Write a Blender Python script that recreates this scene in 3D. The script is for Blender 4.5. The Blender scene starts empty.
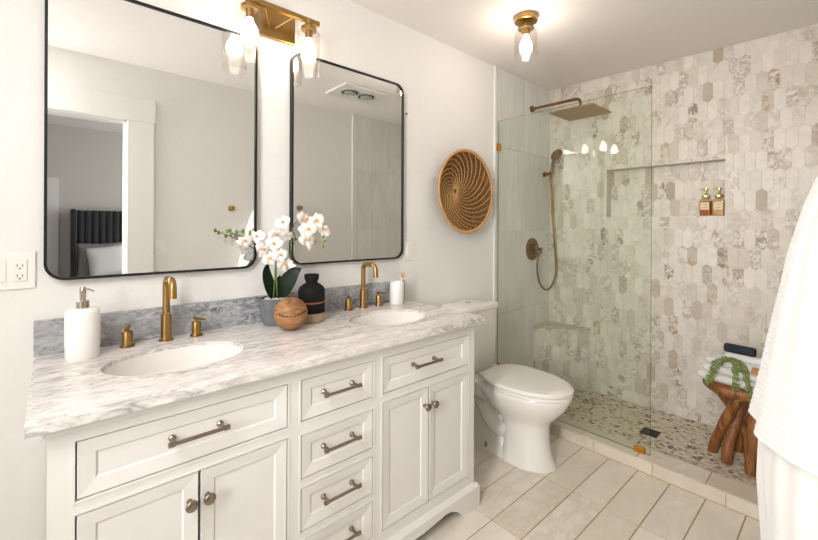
import bpy, bmesh, math, random
from mathutils import Vector, Matrix
random.seed(7)
C = bpy.context.scene.collection
PI = math.pi
CEIL = 2.458
WX = 1.775            # wall facing the vanity
SKEW = math.atan(.0509)

# ---------------------------------------------------------------- camera
cam_d = bpy.data.cameras.new('camera')
cam = bpy.data.objects.new('camera', cam_d); C.objects.link(cam)
th, roll = .8414, .0046
F_PX = 399.77
cam_d.sensor_fit = 'HORIZONTAL'; cam_d.sensor_width = 36
cam_d.lens = 36 * F_PX / 818
cam_d.shift_y = (226.73 - 270) / 818
cam_d.clip_start = .02
fw = Vector((-math.sin(th), math.cos(th), 0)); rt = Vector((math.cos(th), math.sin(th), 0)); up = Vector((0, 0, 1))
r2 = rt * math.cos(roll) + up * math.sin(roll)
u2 = up * math.cos(roll) - rt * math.sin(roll)
m = Matrix((r2, u2, -fw)).transposed().to_4x4(); m.translation = (1.7406, .0412, 1.2978)
cam.matrix_world = m
bpy.context.scene.camera = cam

# ---------------------------------------------------------------- world, lights, exposure
w = bpy.data.worlds.new('world'); bpy.context.scene.world = w; w.use_nodes = True
bg = w.node_tree.nodes['Background']; bg.inputs[0].default_value = (.85, .92, 1, 1); bg.inputs[1].default_value = 1.0
vs = bpy.context.scene.view_settings
vs.view_transform = 'Standard'; vs.look = 'None'; vs.gamma = 1; vs.use_curve_mapping = False
vs.exposure = 0.64

def area(name, loc, direction, sx, sy, power, col):
    l = bpy.data.lights.new(name, 'AREA'); l.shape = 'RECTANGLE'; l.size = sx; l.size_y = sy
    l.energy = power; l.color = col
    o = bpy.data.objects.new(name, l); C.objects.link(o); o.location = loc
    o.rotation_euler = Vector(direction).to_track_quat('-Z', 'Y').to_euler(); return o
area('ceiling_fill', (1.42, -.75, CEIL - .012), (0, 0, -1), .5, .8, 15, (1, .985, .97))  # added overhead fill, out of view, no fixture modelled
l = area('near_fill', (1.61, -1.27, 1.6), (-.6, 4.4, -.25), .28, 1.4, 15, (1, .985, .965)); l.data.spread = math.radians(95)  # unseen fill strip added behind the camera; the wall there has no window
area('bedroom_fill', (3.0, 3.02, 1.5), (0, -1, 0), 1.6, 1.4, 34, (1, .985, .96))  # added fill standing in for daylight, outside the unseen bedroom window
BULB, BULB2 = 16.0, 44.0           # emission of the bulbs

# ---------------------------------------------------------------- materials
def lin(c):
    return tuple((x / 12.92 if x <= .04045 else ((x + .055) / 1.055) ** 2.4) for x in [v / 255 for v in c]) + (1,)
class NT:
    def __init__(s, name):
        s.m = bpy.data.materials.new(name); s.m.use_nodes = True; s.t = s.m.node_tree
        s.b = s.t.nodes['Principled BSDF']; s.out = s.t.nodes['Material Output']
    def n(s, typ, **k):
        nd = s.t.nodes.new(typ)
        for a, v in k.items():
            if a.startswith('i_'): nd.inputs[a[2:].replace('_', ' ')].default_value = v
            else: setattr(nd, a, v)
        return nd
    def l(s, a, b): s.t.links.new(a, b)
    def ramp(s, fac, stops):
        r = s.n('ShaderNodeValToRGB'); e = r.color_ramp.elements
        while len(e) < len(stops): e.new(.5)
        for i, (p, c) in enumerate(stops): e[i].position = p; e[i].color = c if len(c) == 4 else lin(c)
        s.l(fac, r.inputs[0]); return r.outputs[0]
    def mix(s, fac, a, b, mode='MIX'):
        x = s.n('ShaderNodeMix', data_type='RGBA', blend_type=mode)
        for sock, v in ((x.inputs[0], fac), (x.inputs[6], a), (x.inputs[7], b)):
            if hasattr(v, 'is_linked'): s.l(v, sock)
            else: sock.default_value = v
        return x.outputs[2]
    def math(s, op, a, b=0.0):
        x = s.n('ShaderNodeMath', operation=op)
        for sock, v in ((x.inputs[0], a), (x.inputs[1], b)):
            if hasattr(v, 'is_linked'): s.l(v, sock)
            else: sock.default_value = v
        return x.outputs[0]
    def bump(s, h, strength=.2, dist=.002):
        b = s.n('ShaderNodeBump'); b.inputs['Strength'].default_value = strength; b.inputs['Distance'].default_value = dist
        s.l(h, b.inputs['Height']); s.l(b.outputs[0], s.b.inputs['Normal'])
    def noise(s, scale, vec=None, detail=4, rough=.55, dist=0):
        n = s.n('ShaderNodeTexNoise'); n.inputs['Scale'].default_value = scale; n.inputs['Detail'].default_value = detail
        n.inputs['Roughness'].default_value = rough; n.inputs['Distortion'].default_value = dist
        s.l(vec if vec is not None else s.coord(), n.inputs['Vector']); return n.outputs['Fac']
    def coord(s, scale=None, rot=None, off=None):
        t = s.n('ShaderNodeTexCoord').outputs['Object']
        if scale or rot:
            mp = s.n('ShaderNodeMapping')
            if scale: mp.inputs['Scale'].default_value = scale
            if rot: mp.inputs['Rotation'].default_value = rot
            s.l(t, mp.inputs[0]); t = mp.outputs[0]
        if off is not None:
            a = s.n('ShaderNodeVectorMath', operation='ADD'); s.l(t, a.inputs[0]); s.l(off, a.inputs[1]); t = a.outputs[0]
        return t

def plain(name, col, rough=.5, metal=0, spec=.5, noise=0.0, nscale=30, bump=0, bscale=200, coat=0, sheen=0):
    t = NT(name); t.b.inputs['Roughness'].default_value = rough; t.b.inputs['Metallic'].default_value = metal
    t.b.inputs['Specular IOR Level'].default_value = spec; t.b.inputs['Coat Weight'].default_value = coat
    t.b.inputs['Coat Roughness'].default_value = .1
    if sheen: t.b.inputs['Sheen Weight'].default_value = sheen
    c = lin(col)
    n = t.noise(nscale)
    d = tuple(x * (1 - noise) for x in c[:3]) + (1,); e = tuple(min(1, x * (1 + noise)) for x in c[:3]) + (1,)
    t.l(t.ramp(n, [(.3, d), (.7, e)]), t.b.inputs['Base Color'])
    if bump: t.bump(t.noise(bscale, detail=3), bump, .002)
    return t.m

M = {}
M['wall'] = plain('wall_paint', (236, 234, 231), .7, noise=.012, bump=.6, bscale=70, spec=.3)
M['ceiling'] = plain('ceiling_paint', (248, 243, 240), .8, noise=.01, bump=.1, bscale=60, spec=.2)
M['trimw'] = plain('white_trim', (232, 231, 228), .65, noise=.01, spec=.25)
M['cab'] = plain('cabinet_white', (233, 230, 226), .38, noise=.012, nscale=12)
M['porcelain'] = plain('porcelain', (238, 234, 229), .12, noise=.005, coat=.4)
M['gap'] = plain('cabinet_inside', (90, 86, 80), .8)
M['brass'] = plain('brushed_brass', (168, 136, 84), .32, 1, noise=.06, nscale=60)
M['brassd'] = plain('aged_brass', (140, 112, 72), .32, 1, noise=.1, nscale=60)
M['gold'] = plain('gold_clip', (214, 156, 56), .3, 1, noise=.05)
M['nickel'] = plain('bronze_nickel', (148, 136, 120), .3, 1, noise=.06, nscale=60)
M['steel'] = plain('pump_nickel', (190, 182, 170), .22, 1, noise=.03)
M['black'] = plain('black_frame', (24, 26, 28), .4, .3, noise=.1)
M['blackcer'] = plain('matte_black_ceramic', (22, 21, 21), .8, spec=.2, noise=.15, nscale=60, bump=.3, bscale=300)
M['claytan'] = plain('raw_clay', (178, 156, 128), .85, noise=.12, nscale=40, bump=.3)
M['clayred'] = plain('terracotta_band', (150, 88, 56), .8, noise=.1)
M['concrete'] = plain('grey_concrete', (104, 110, 112), .85, noise=.2, nscale=25, bump=.5, bscale=120)
M['whitecer'] = plain('white_ceramic', (240, 238, 234), .3, noise=.01)
M['plastic'] = plain('white_plastic', (240, 238, 232), .3, noise=.005)
M['slot'] = plain('dark_slot', (50, 48, 46), .6)
M['leaf'] = plain('orchid_leaf', (34, 58, 34), .35, noise=.25, nscale=25)
M['stem'] = plain('orchid_stem', (96, 116, 56), .5, noise=.2)
M['bud'] = plain('orchid_bud', (112, 138, 52), .5, noise=.25, nscale=60)
M['petal'] = plain('orchid_petal', (250, 243, 240), .55, noise=.02, sheen=.2)
M['throat'] = plain('orchid_throat', (222, 168, 92), .6, noise=.2, nscale=100)
M['gravel'] = plain('white_gravel', (214, 208, 198), .8, noise=.2, nscale=150)
M['terry'] = plain('white_terry', (228, 226, 223), .95, noise=.01, bump=.5, bscale=500, spec=.1, sheen=.4)
M['navy'] = plain('navy_cloth', (52, 56, 64), .9, noise=.2, nscale=80, bump=.5, bscale=300, spec=.1)
M['navyv'] = plain('navy_velvet', (26, 28, 36), .8, noise=.25, nscale=8, sheen=.5)
M['duvet'] = plain('white_duvet', (226, 224, 222), .9, noise=.01)
M['greyp'] = plain('grey_pillow', (140, 138, 136), .9, noise=.15, nscale=60)
M['vine'] = plain('vine_green', (134, 150, 86), .6, noise=.3, nscale=80)
M['tan'] = plain('tan_wood', (178, 132, 84), .6, noise=.15)
M['drain'] = plain('drain_black', (46, 46, 46), .4, .6, noise=.1)
M['carpet'] = plain('bedroom_carpet', (180, 172, 162), .95, noise=.1, nscale=100)
M['bedwall'] = plain('bedroom_paint', (206, 202, 196), .8, noise=.01, spec=.2)
M['label'] = plain('cream_label', (226, 206, 168), .5, noise=.03)
M['labelink'] = plain('label_print', (150, 120, 84), .5)
M['goldp'] = plain('champagne_pump', (222, 208, 140), .22, 1, noise=.03)
M['wicks'] = plain('toothbrush_white', (240, 236, 228), .4)
M['orange'] = plain('toothbrush_orange', (222, 150, 82), .4)
M['caulk'] = plain('caulk', (196, 176, 140), .7)

def mirror_mat():
    t = NT('mirror_silver'); t.b.inputs['Metallic'].default_value = 1; t.b.inputs['Roughness'].default_value = .004
    n = t.noise(400, detail=2)
    t.l(t.ramp(n, [(0, (.88, .89, .88, 1)), (.74, (.88, .89, .88, 1)), (.8, (.94, .94, .94, 1))]), t.b.inputs['Base Color']); return t.m
M['mirror'] = mirror_mat()

def glass_mat(name, tint, edge=False, rough=0.0):
    t = NT(name); t.t.nodes.remove(t.b)
    tr = t.n('ShaderNodeBsdfTransparent'); tr.inputs[0].default_value = tint
    gl = t.n('ShaderNodeBsdfGlossy'); gl.inputs['Roughness'].default_value = rough
    lw = t.n('ShaderNodeLayerWeight'); lw.inputs[0].default_value = .5
    fr = t.math('ADD', t.math('MULTIPLY', t.math('POWER', lw.outputs['Facing'], 5.0), .3), .03).node
    mx = t.n('ShaderNodeMixShader'); t.l(fr.outputs[0], mx.inputs[0]); t.l(tr.outputs[0], mx.inputs[1]); t.l(gl.outputs[0], mx.inputs[2])
    t.l(mx.outputs[0], t.out.inputs[0]); return t.m
M['glass'] = glass_mat('shower_glass', (.955, .974, .942, 1))
M['glassedge'] = glass_mat('polished_glass_edge', (.42, .5, .42, 1))
M['clear'] = glass_mat('clear_lamp_glass', (.96, .95, .935, 1))
M['pane'] = glass_mat('window_glass', (.97, .98, .98, 1))
M['amber'] = glass_mat('amber_liquid', (.62, .2, .05, 1), rough=.05)
M['bottleglass'] = glass_mat('bottle_glass', (.93, .86, .74, 1))

def bulb_mat(BULB):
    t = NT('lit_bulb'); t.b.inputs['Base Color'].default_value = (1, .9, .75, 1)
    t.b.inputs['Emission Color'].default_value = (1, .9, .78, 1); t.b.inputs['Emission Strength'].default_value = BULB
    return t.m
M['bulb'] = bulb_mat(BULB); M['bulb2'] = bulb_mat(BULB2)
def heat_mat():
    t = NT('heat_bulb_glass'); t.b.inputs['Base Color'].default_value = lin((190, 186, 176)); t.b.inputs['Roughness'].default_value = .2
    t.b.inputs['Metallic'].default_value = .6; return t.m
M['heat'] = heat_mat()

def marble(name, light, mid, dark, scale=6, rot=(0, 0, .5), stretch=(1, 3, 1), amount=.5, rough=.18, fine=1.0):
    t = NT(name); t.b.inputs['Roughness'].default_value = rough
    co = t.coord(scale=stretch, rot=rot)
    n1 = t.noise(scale, co, 8, .62, 1.2); n2 = t.noise(scale * 3.3, co, 8, .7, .6); n3 = t.noise(scale * .5, co, 3, .5, .5)
    v = t.math('ABSOLUTE', t.math('SUBTRACT', n1, .5))
    vein = t.ramp(v, [(0, (1, 1, 1, 1)), (.035, (.45, .45, .45, 1)), (.12, (0, 0, 0, 1))])
    clouds = t.ramp(n2, [(.40, (0, 0, 0, 1)), (.68, (1, 1, 1, 1))])
    big = t.ramp(n3, [(.35, (.15, .15, .15, 1)), (.65, (1, 1, 1, 1))])
    c = t.mix(t.math('MULTIPLY', clouds, amount), lin(light), lin(mid))
    f = t.math('MULTIPLY', t.math('MULTIPLY', vein, big), min(1, amount * 1.5))
    c = t.mix(f, c, lin(dark))
    t.l(c, t.b.inputs['Base Color']); return t.m
M['marble'] = marble('counter_marble', (240, 234, 231), (198, 192, 189), (134, 130, 129), 8, (0, 0, .45), (4.2, 1, 2), .55, .16)
M['marbleg'] = marble('backsplash_marble', (192, 194, 196), (142, 146, 150), (84, 90, 98), 12, (.5, 0, 0), (1, 1, 2.2), .95, .2)

def tile_mat(name, stops, veincol, veinamt, rough=.25, scale=14, stretch=(1, 1, 1), rot=(0, 0, 0), blotch=0, spec=.5):
    """stone tile: the per-tile random colour attribute picks the tone and shifts the veins"""
    t = NT(name); t.b.inputs['Roughness'].default_value = rough; t.b.inputs['Specular IOR Level'].default_value = spec
    at = t.n('ShaderNodeAttribute', attribute_name='rnd', attribute_type='GEOMETRY')
    sep = t.n('ShaderNodeSeparateColor'); t.l(at.outputs['Color'], sep.inputs[0])
    sc = t.n('ShaderNodeVectorMath', operation='SCALE'); sc.inputs['Scale'].default_value = 30
    t.l(at.outputs['Vector'], sc.inputs[0])
    co = t.coord(scale=stretch, rot=rot, off=sc.outputs[0])
    base = t.ramp(sep.outputs[0], stops)
    n = t.noise(scale, co, 6, .65, 1.5); n2 = t.noise(scale * 1.2, co, 3, .6, 0); n4 = t.noise(scale * 1.6, co, 7, .75, .8)
    v = t.math('ABSOLUTE', t.math('SUBTRACT', n, .5))
    vein = t.ramp(v, [(0, (1, 1, 1, 1)), (.03, (.6, .6, .6, 1)), (.09, (0, 0, 0, 1))])
    amt = t.ramp(sep.outputs[1], [(0, (.0, .0, .0, 1)), (.55, (.12, .12, .12, 1)), (.8, (.4, .4, .4, 1)), (1, (1, 1, 1, 1))])
    f = t.math('MULTIPLY', t.math('MULTIPLY', vein, amt), veinamt)
    cl = t.ramp(n2, [(.3, (.90, .90, .90, 1)), (.6, (1, 1, 1, 1))])
    base = t.mix(f, base, lin(veincol))
    if blotch:
        bl = t.math('MULTIPLY', t.ramp(n4, [(.46, (0, 0, 0, 1)), (.58, (1, 1, 1, 1))]), t.ramp(sep.outputs[2], [(.6, (0, 0, 0, 1)), (.86, (.35, .35, .35, 1)), (1, (1, 1, 1, 1))]))
        tint = t.ramp(sep.outputs[0], [(0, (128, 116, 104)), (.6, (150, 128, 104)), (1, (166, 124, 86))])
        base = t.mix(t.math('MULTIPLY', bl, blotch), base, tint)
    c = t.mix(1.0, base, cl, 'MULTIPLY')
    t.l(c, t.b.inputs['Base Color']); return t.m
M['hex'] = tile_mat('picket_marble', [(0, (226, 218, 208)), (.25, (232, 225, 216)), (.45, (222, 214, 204)), (.62, (229, 222, 213)), (.8, (224, 215, 203)), (.92, (214, 205, 192)), (.98, (198, 187, 173)), (1, (184, 168, 150))], (150, 134, 116), .75, .42, 13, blotch=.95, spec=.35)
M['floortile'] = tile_mat('floor_marble', [(0, (226, 218, 203)), (.35, (235, 228, 215)), (.7, (230, 222, 208)), (1, (222, 213, 197))], (172, 160, 142), .42, .28, 5, (1.6, .7, 1), (1, 1, 1))
M['curbtile'] = tile_mat('curb_marble', [(0, (216, 206, 188)), (.5, (228, 219, 203)), (1, (208, 198, 180))], (160, 148, 128), .5, .28, 9)
M['showertile'] = tile_mat('white_shower_tile', [(0, (226, 226, 222)), (1, (236, 236, 233))], (205, 205, 202), .4, .12, 5, (3, 3, .6))
M['grout'] = plain('warm_grout', (222, 214, 203), .9, noise=.05)
M['fgrout'] = plain('tan_grout', (180, 154, 112), .9, noise=.08)
M['sgrout'] = plain('white_grout', (214, 213, 208), .9, noise=.02)

def pebble_mat():
    t = NT('pebble_mosaic'); t.b.inputs['Roughness'].default_value = .4
    co = t.coord(scale=(1, 1.25, 1))
    v = t.n('ShaderNodeTexVoronoi', feature='F1'); v.inputs['Scale'].default_value = 42; t.l(co, v.inputs['Vector'])
    e = t.n('ShaderNodeTexVoronoi', feature='DISTANCE_TO_EDGE'); e.inputs['Scale'].default_value = 42; t.l(co, e.inputs['Vector'])
    sep = t.n('ShaderNodeSeparateColor'); t.l(v.outputs['Color'], sep.inputs[0])
    r = t.ramp(sep.outputs[0], [(0, (226, 216, 198)), (.3, (206, 192, 168)), (.45, (232, 226, 212)), (.6, (176, 160, 136)), (.72, (220, 210, 192)), (.82, (130, 120, 106)), (.88, (74, 72, 70)), (.95, (56, 56, 60))])
    r.node.color_ramp.interpolation = 'CONSTANT'
    edge = t.ramp(e.outputs['Distance'], [(.06, (0, 0, 0, 1)), (.13, (1, 1, 1, 1))])
    c = t.mix(edge, lin((205, 192, 168)), r); t.l(c, t.b.inputs['Base Color']); t.bump(edge, .6, .004); return t.m
M['pebble'] = pebble_mat()

def wood_mat(name, a, b, c, scale=8, stretch=(6, 6, 1), rough=.5):
    t = NT(name); t.b.inputs['Roughness'].default_value = rough
    co = t.coord(scale=stretch); n = t.noise(scale, co, 6, .7, .8)
    t.l(t.ramp(n, [(.3, a), (.5, b), (.7, c)]), t.b.inputs['Base Color']); t.bump(n, .5, .004); return t.m
M['teak'] = wood_mat('teak_root', (74, 44, 24), (140, 88, 46), (184, 126, 72), 9)
M['ballwood'] = wood_mat('burl_ball', (96, 62, 38), (152, 106, 66), (186, 142, 98), 14, (1, 1, 4), .6)

def basket_mat():
    t = NT('woven_seagrass'); t.b.inputs['Roughness'].default_value = .8
    n = t.noise(90, detail=3)
    t.l(t.ramp(n, [(.3, (112, 76, 46)), (.55, (162, 118, 74)), (.75, (192, 148, 102))]), t.b.inputs['Base Color']); t.bump(n, .8, .004); return t.m
M['basket'] = basket_mat()
M['rattan'] = plain('pale_rattan', (206, 160, 104), .7, noise=.2, nscale=80)

# ---------------------------------------------------------------- geometry helpers
def wl(p):
    v = Vector((0, 0, 0))
    while p is not None: v = v + Vector(p.location); p = p.parent
    return v
def obj(name, bm, mat, parent=None, smooth=False, angle=None, loc=None):
    """world-space bmesh -> one mesh object (under parent, or top level with its origin at loc)"""
    off = wl(parent) if parent is not None else Vector(loc or (0, 0, 0))
    bmesh.ops.translate(bm, vec=-off, verts=bm.verts)
    me = bpy.data.meshes.new(name); bm.to_mesh(me); bm.free()
    for mm in (mat if isinstance(mat, (list, tuple)) else [mat]): me.materials.append(mm)
    if smooth:
        for p in me.polygons: p.use_smooth = True
        if angle:
            try: me.set_sharp_from_angle(angle=math.radians(angle))
            except Exception: pass
    o = bpy.data.objects.new(name, me); C.objects.link(o)
    if parent is not None: o.parent = parent
    else: o.location = off
    return o
def thing(name, loc, label, cat, group=None):
    o = bpy.data.objects.new(name, None); C.objects.link(o); o.location = loc; o.empty_display_size = .05
    tag(o, label, cat, group); return o
def tag(o, label, cat, group=None):
    o['label'] = label; o['category'] = cat
    if group: o['group'] = group
    return o
def struct(name, bm, mat, parent=None, smooth=False, angle=None):
    o = obj(name, bm, mat, parent, smooth, angle)
    if parent is None: o['kind'] = 'structure'
    return o
def BM(): return bmesh.new()
def box(bm, a, b, bev=0, seg=2, mi=0):
    x0, y0, z0 = a; x1, y1, z1 = b
    r = bmesh.ops.create_cube(bm, size=1)
    vs_ = r['verts']
    bmesh.ops.scale(bm, vec=(x1 - x0, y1 - y0, z1 - z0), verts=vs_)
    bmesh.ops.translate(bm, vec=((x0 + x1) / 2, (y0 + y1) / 2, (z0 + z1) / 2), verts=vs_)
    fs = list({f for v in vs_ for f in v.link_faces})
    for f in fs: f.material_index = mi
    if bev:
        es = list({e for v in vs_ for e in v.link_edges})
        r = bmesh.ops.bevel(bm, geom=es, offset=bev, segments=seg, affect='EDGES', profile=.5)
        for f in r['faces']: f.material_index = mi
    return bm
def frame_of(d):
    d = Vector(d).normalized(); a = Vector((0, 0, 1)) if abs(d.z) < .9 else Vector((1, 0, 0))
    u = d.cross(a).normalized(); return u, d.cross(u).normalized()
def tube(bm, pts, rad, seg=12, cap=True, mi=0, closed=False):
    pts = [Vector(p) for p in pts]; n = len(pts)
    rr = rad if isinstance(rad, (list, tuple)) else [rad] * n
    rings = []; u = None
    for i, p in enumerate(pts):
        if closed: d = pts[(i + 1) % n] - pts[i - 1]
        else: d = pts[min(i + 1, n - 1)] - pts[max(i - 1, 0)]
        d.normalize()
        if u is None: u, v = frame_of(d)
        else:
            u = (u - d * u.dot(d)).normalized(); v = d.cross(u).normalized()
        rings.append([bm.verts.new(p + (u * math.cos(2 * PI * k / seg) + v * math.sin(2 * PI * k / seg)) * rr[i]) for k in range(seg)])
    for i in range(n if closed else n - 1):
        a, b = rings[i], rings[(i + 1) % n]
        for k in range(seg):
            f = bm.faces.new((a[k], a[(k + 1) % seg], b[(k + 1) % seg], b[k])); f.material_index = mi
    if cap and not closed:
        bm.faces.new(rings[0][::-1]).material_index = mi; bm.faces.new(rings[-1]).material_index = mi
    return bm
def lathe(bm, prof, c, seg=32, axis='z', cap=True, mi=0, sx=1, sy=1):
    """prof: list of (r, h)"""
    c = Vector(c); rings = []
    for r, h in prof:
        ring = []
        for k in range(seg):
            a = 2 * PI * k / seg; p, q = r * math.cos(a) * sx, r * math.sin(a) * sy
            v = {'z': (p, q, h), 'x': (h, p, q), 'y': (q, h, p)}[axis]
            ring.append(bm.verts.new(c + Vector(v)))
        rings.append(ring)
    for a, b in zip(rings, rings[1:]):
        for k in range(seg):
            f = bm.faces.new((a[k], a[(k + 1) % seg], b[(k + 1) % seg], b[k])); f.material_index = mi
    if cap:
        bm.faces.new(rings[0][::-1]).material_index = mi; bm.faces.new(rings[-1]).material_index = mi
    return bm
def fixn(bm): bmesh.ops.recalc_face_normals(bm, faces=bm.faces); return bm
def plate(bm, outer, holes, plane, d0, d1, mi=0):
    """2-D outline with holes, extruded between d0 and d1 along the axis normal to plane ('xy','yz','xz')"""
    def P(p, d): return {'xy': (p[0], p[1], d), 'yz': (d, p[0], p[1]), 'xz': (p[0], d, p[1])}[plane]
    loops = [outer] + list(holes); es = []; vsl = []
    for lp in loops:
        vv = [bm.verts.new(P(p, d0)) for p in lp]; vsl.append(vv)
        es += [bm.edges.new((vv[i], vv[(i + 1) % len(vv)])) for i in range(len(vv))]
    r = bmesh.ops.triangle_fill(bm, use_beauty=True, use_dissolve=False, edges=es)
    fs = [g for g in r['geom'] if isinstance(g, bmesh.types.BMFace)]
    bot = {v: bm.verts.new(Vector(v.co) + Vector(P((0, 0), d1 - d0))) for lp in vsl for v in lp}
    for f in fs:
        f.material_index = mi
        bm.faces.new([bot[v] for v in f.verts][::-1]).material_index = mi
    for lp in vsl:
        for i in range(len(lp)):
            a, b = lp[i], lp[(i + 1) % len(lp)]
            bm.faces.new((a, b, bot[b], bot[a])).material_index = mi
    return fixn(bm)
def ell(cx, cy, a, b, n=64, p=2.0):
    out = []
    for k in range(n):
        t = 2 * PI * k / n; c, s = math.cos(t), math.sin(t)
        out.append((cx + a * math.copysign(abs(c) ** (2 / p), c), cy + b * math.copysign(abs(s) ** (2 / p), s)))
    return out
def rrect(x0, y0, x1, y1, r, n=8):
    out = []
    for cx, cy, a0 in ((x1 - r, y1 - r, 0), (x0 + r, y1 - r, 90), (x0 + r, y0 + r, 180), (x1 - r, y0 + r, 270)):
        for k in range(n + 1):
            a = math.radians(a0 + 90 * k / n); out.append((cx + r * math.cos(a), cy + r * math.sin(a)))
    return out
def rect(x0, y0, x1, y1): return [(x0, y0), (x1, y0), (x1, y1), (x0, y1)]
def bez(pts, n=16):
    """Catmull-Rom through points"""
    P = [Vector(p) for p in pts]; P = [P[0] * 2 - P[1]] + P + [P[-1] * 2 - P[-2]]; out = []
    for i in range(1, len(P) - 2):
        for k in range(n):
            t = k / n; a, b, c, d = P[i - 1:i + 3]
            out.append(.5 * ((2 * b) + (c - a) * t + (2 * a - 5 * b + 4 * c - d) * t * t + (3 * b - a - 3 * c + d) * t ** 3))
    out.append(P[-2]); return out
def clip(poly, box_):
    x0, y0, x1, y1 = box_
    for ax, lim, sg in ((0, x0, 1), (0, x1, -1), (1, y0, 1), (1, y1, -1)):
        out = []
        for i in range(len(poly)):
            a, b = poly[i - 1], poly[i]
            ia, ib = (a[ax] - lim) * sg >= 0, (b[ax] - lim) * sg >= 0
            if ia != ib:
                t = (lim - a[ax]) / (b[ax] - a[ax]); out.append((a[0] + (b[0] - a[0]) * t, a[1] + (b[1] - a[1]) * t))
            if ib: out.append(b)
        poly = out
        if len(poly) < 3: return []
    return poly
def tiles(bm, cells, regions, to3, thick, gap, bev=.0012, mi=0):
    """cells: convex polygons; each gets a random tone and is cut to every region"""
    lay = bm.loops.layers.float_color.get('rnd') or bm.loops.layers.float_color.new('rnd')
    for poly in cells:
        rc = (random.random(), random.random(), random.random(), 1)
        for rg in regions:
            q = clip(poly, rg)
            if len(q) < 3: continue
            A = abs(sum(q[i - 1][0] * q[i][1] - q[i][0] * q[i - 1][1] for i in range(len(q)))) / 2
            if A < 2e-5: continue
            cx = sum(p[0] for p in q) / len(q); cy = sum(p[1] for p in q) / len(q)
            def shr(g):
                o = []
                for p in q:
                    dx, dy = p[0] - cx, p[1] - cy; L = math.hypot(dx, dy) or 1
                    o.append((p[0] - (g * (1 if dx > 0 else -1) if abs(dx) > g else dx), p[1] - (g * (1 if dy > 0 else -1) if abs(dy) > g else dy)))
                return o
            a = [bm.verts.new(to3(p[0], p[1], 0)) for p in shr(gap / 2)]
            b = [bm.verts.new(to3(p[0], p[1], thick - bev)) for p in shr(gap / 2)]
            c = [bm.verts.new(to3(p[0], p[1], thick)) for p in shr(gap / 2 + bev)]
            fs = []
            for i in range(len(q)):
                j = (i + 1) % len(q)
                fs.append(bm.faces.new((a[i], a[j], b[j], b[i]))); fs.append(bm.faces.new((b[i], b[j], c[j], c[i])))
            fs.append(bm.faces.new(c))
            for f in fs:
                f.material_index = mi
                for l in f.loops: l[lay] = rc
def quad(bm, pts, mi=0):
    f = bm.faces.new([bm.verts.new(p) for p in pts]); f.material_index = mi; return f

# ================================================================= STRUCTURE
# --- floor: 15 x 45 cm stone tiles in a straight grid
FY0, FY1 = -1.3, 2.385
bm = BM()
quad(bm, [(0, FY0, -.003), (WX, FY0, -.003), (WX, FY1, -.003), (0, FY1, -.003)], 1)
cells = []
for i in range(-5, 9):
    for j in range(-7, 3):
        x0 = .667 + .1493 * i; y0 = 1.5025 + .4535 * j
        cells.append(rect(x0, y0, x0 + .1493, y0 + .4535))
tiles(bm, cells, [(0, FY0, WX, FY1)], lambda x, y, h: (x, y, -.003 + h), .003, .0055, .0008)
struct('floor', fixn(bm), [M['floortile'], M['fgrout']])
bm = BM(); quad(bm, [(WX, -1.7, -.001), (4.5, -1.7, -.001), (4.5, 3, -.001), (WX, 3, -.001)])
struct('floor', bm, M['carpet'])

# --- shower pan with pebble mosaic
ZS = .012
bm = BM(); quad(bm, [(0, 2.5, ZS), (WX, 2.5, ZS), (WX, 3.34, ZS), (0, 3.34, ZS)])
struct('floor', bm, M['pebble'])
# --- curb
CZ = .066
bm = BM()
box(bm, (.002, 2.388, -.01), (WX, 2.527, CZ - .004), mi=1)
cells = [rect(.12 + .305 * i, 0, .12 + .305 * (i + 1), 1) for i in range(-1, 7)]
tiles(bm, cells, [(.002, .002, WX, CZ - .003)], lambda x, z, h: (x, 2.388 - h, z), .006, .003, .001)
cells = [rect(.04 + .305 * i, 2, .04 + .305 * (i + 1), 3) for i in range(-1, 7)]
tiles(bm, cells, [(.002, 2.383, WX, 2.533)], lambda x, y, h: (x, y, CZ - .004 + h), .006, .003, .001)
tiles(bm, cells, [(.002, .002, WX, CZ - .003)], lambda x, z, h: (x, 2.527 + h, z), .006, .003, .001)
struct('trim_1', fixn(bm), [M['curbtile'], M['fgrout']])

# --- vanity wall (plaster), shower part tiled
bm = BM(); box(bm, (-.12, -1.4, 0), (0, 2.425, CEIL)); struct('wall_left', bm, M['wall'])
def shower_side(name, y0, y1, to3, grid0):
    bm = BM()
    lo = to3(y0, ZS, 0); hi = to3(y1, CEIL, 0)
    quad(bm, [to3(y0, -.01, 0), to3(y1, -.01, 0), to3(y1, CEIL, 0), to3(y0, CEIL, 0)], 1)
    q = [to3(y0, -.01, -.1), to3(y1, -.01, -.1), to3(y1, CEIL, -.1), to3(y0, CEIL, -.1)]
    quad(bm, q, 1)
    cells = []
    for i in range(6):
        for j in range(5):
            a = grid0 + .2425 * i; b = .052 + .61 * (j - 0)
            cells.append(rect(a, b - .61 + .0, a + .2425, b))
    tiles(bm, cells, [(y0, ZS, y1, CEIL)], to3, .006, .002, .0008)
    return struct(name, fixn(bm), [M['showertile'], M['sgrout']])
shower_side('wall_shower_left', 2.425, 3.194, lambda y, z, h: (h - .002, y, z), 2.425 - .1)
shower_side('wall_shower_right', 2.40, 3.30, lambda y, z, h: (WX + .002 - h, y, z), 2.36)
# white pencil trim where the shower tile starts
bm = BM(); box(bm, (0, 2.408, .07), (.012, 2.428, CEIL), .003); struct('trim_2', bm, M['trimw'])
bm = BM(); box(bm, (WX - .012, 2.352, .07), (WX, 2.40, CEIL), .003); struct('trim_3', bm, M['trimw'])

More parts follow.
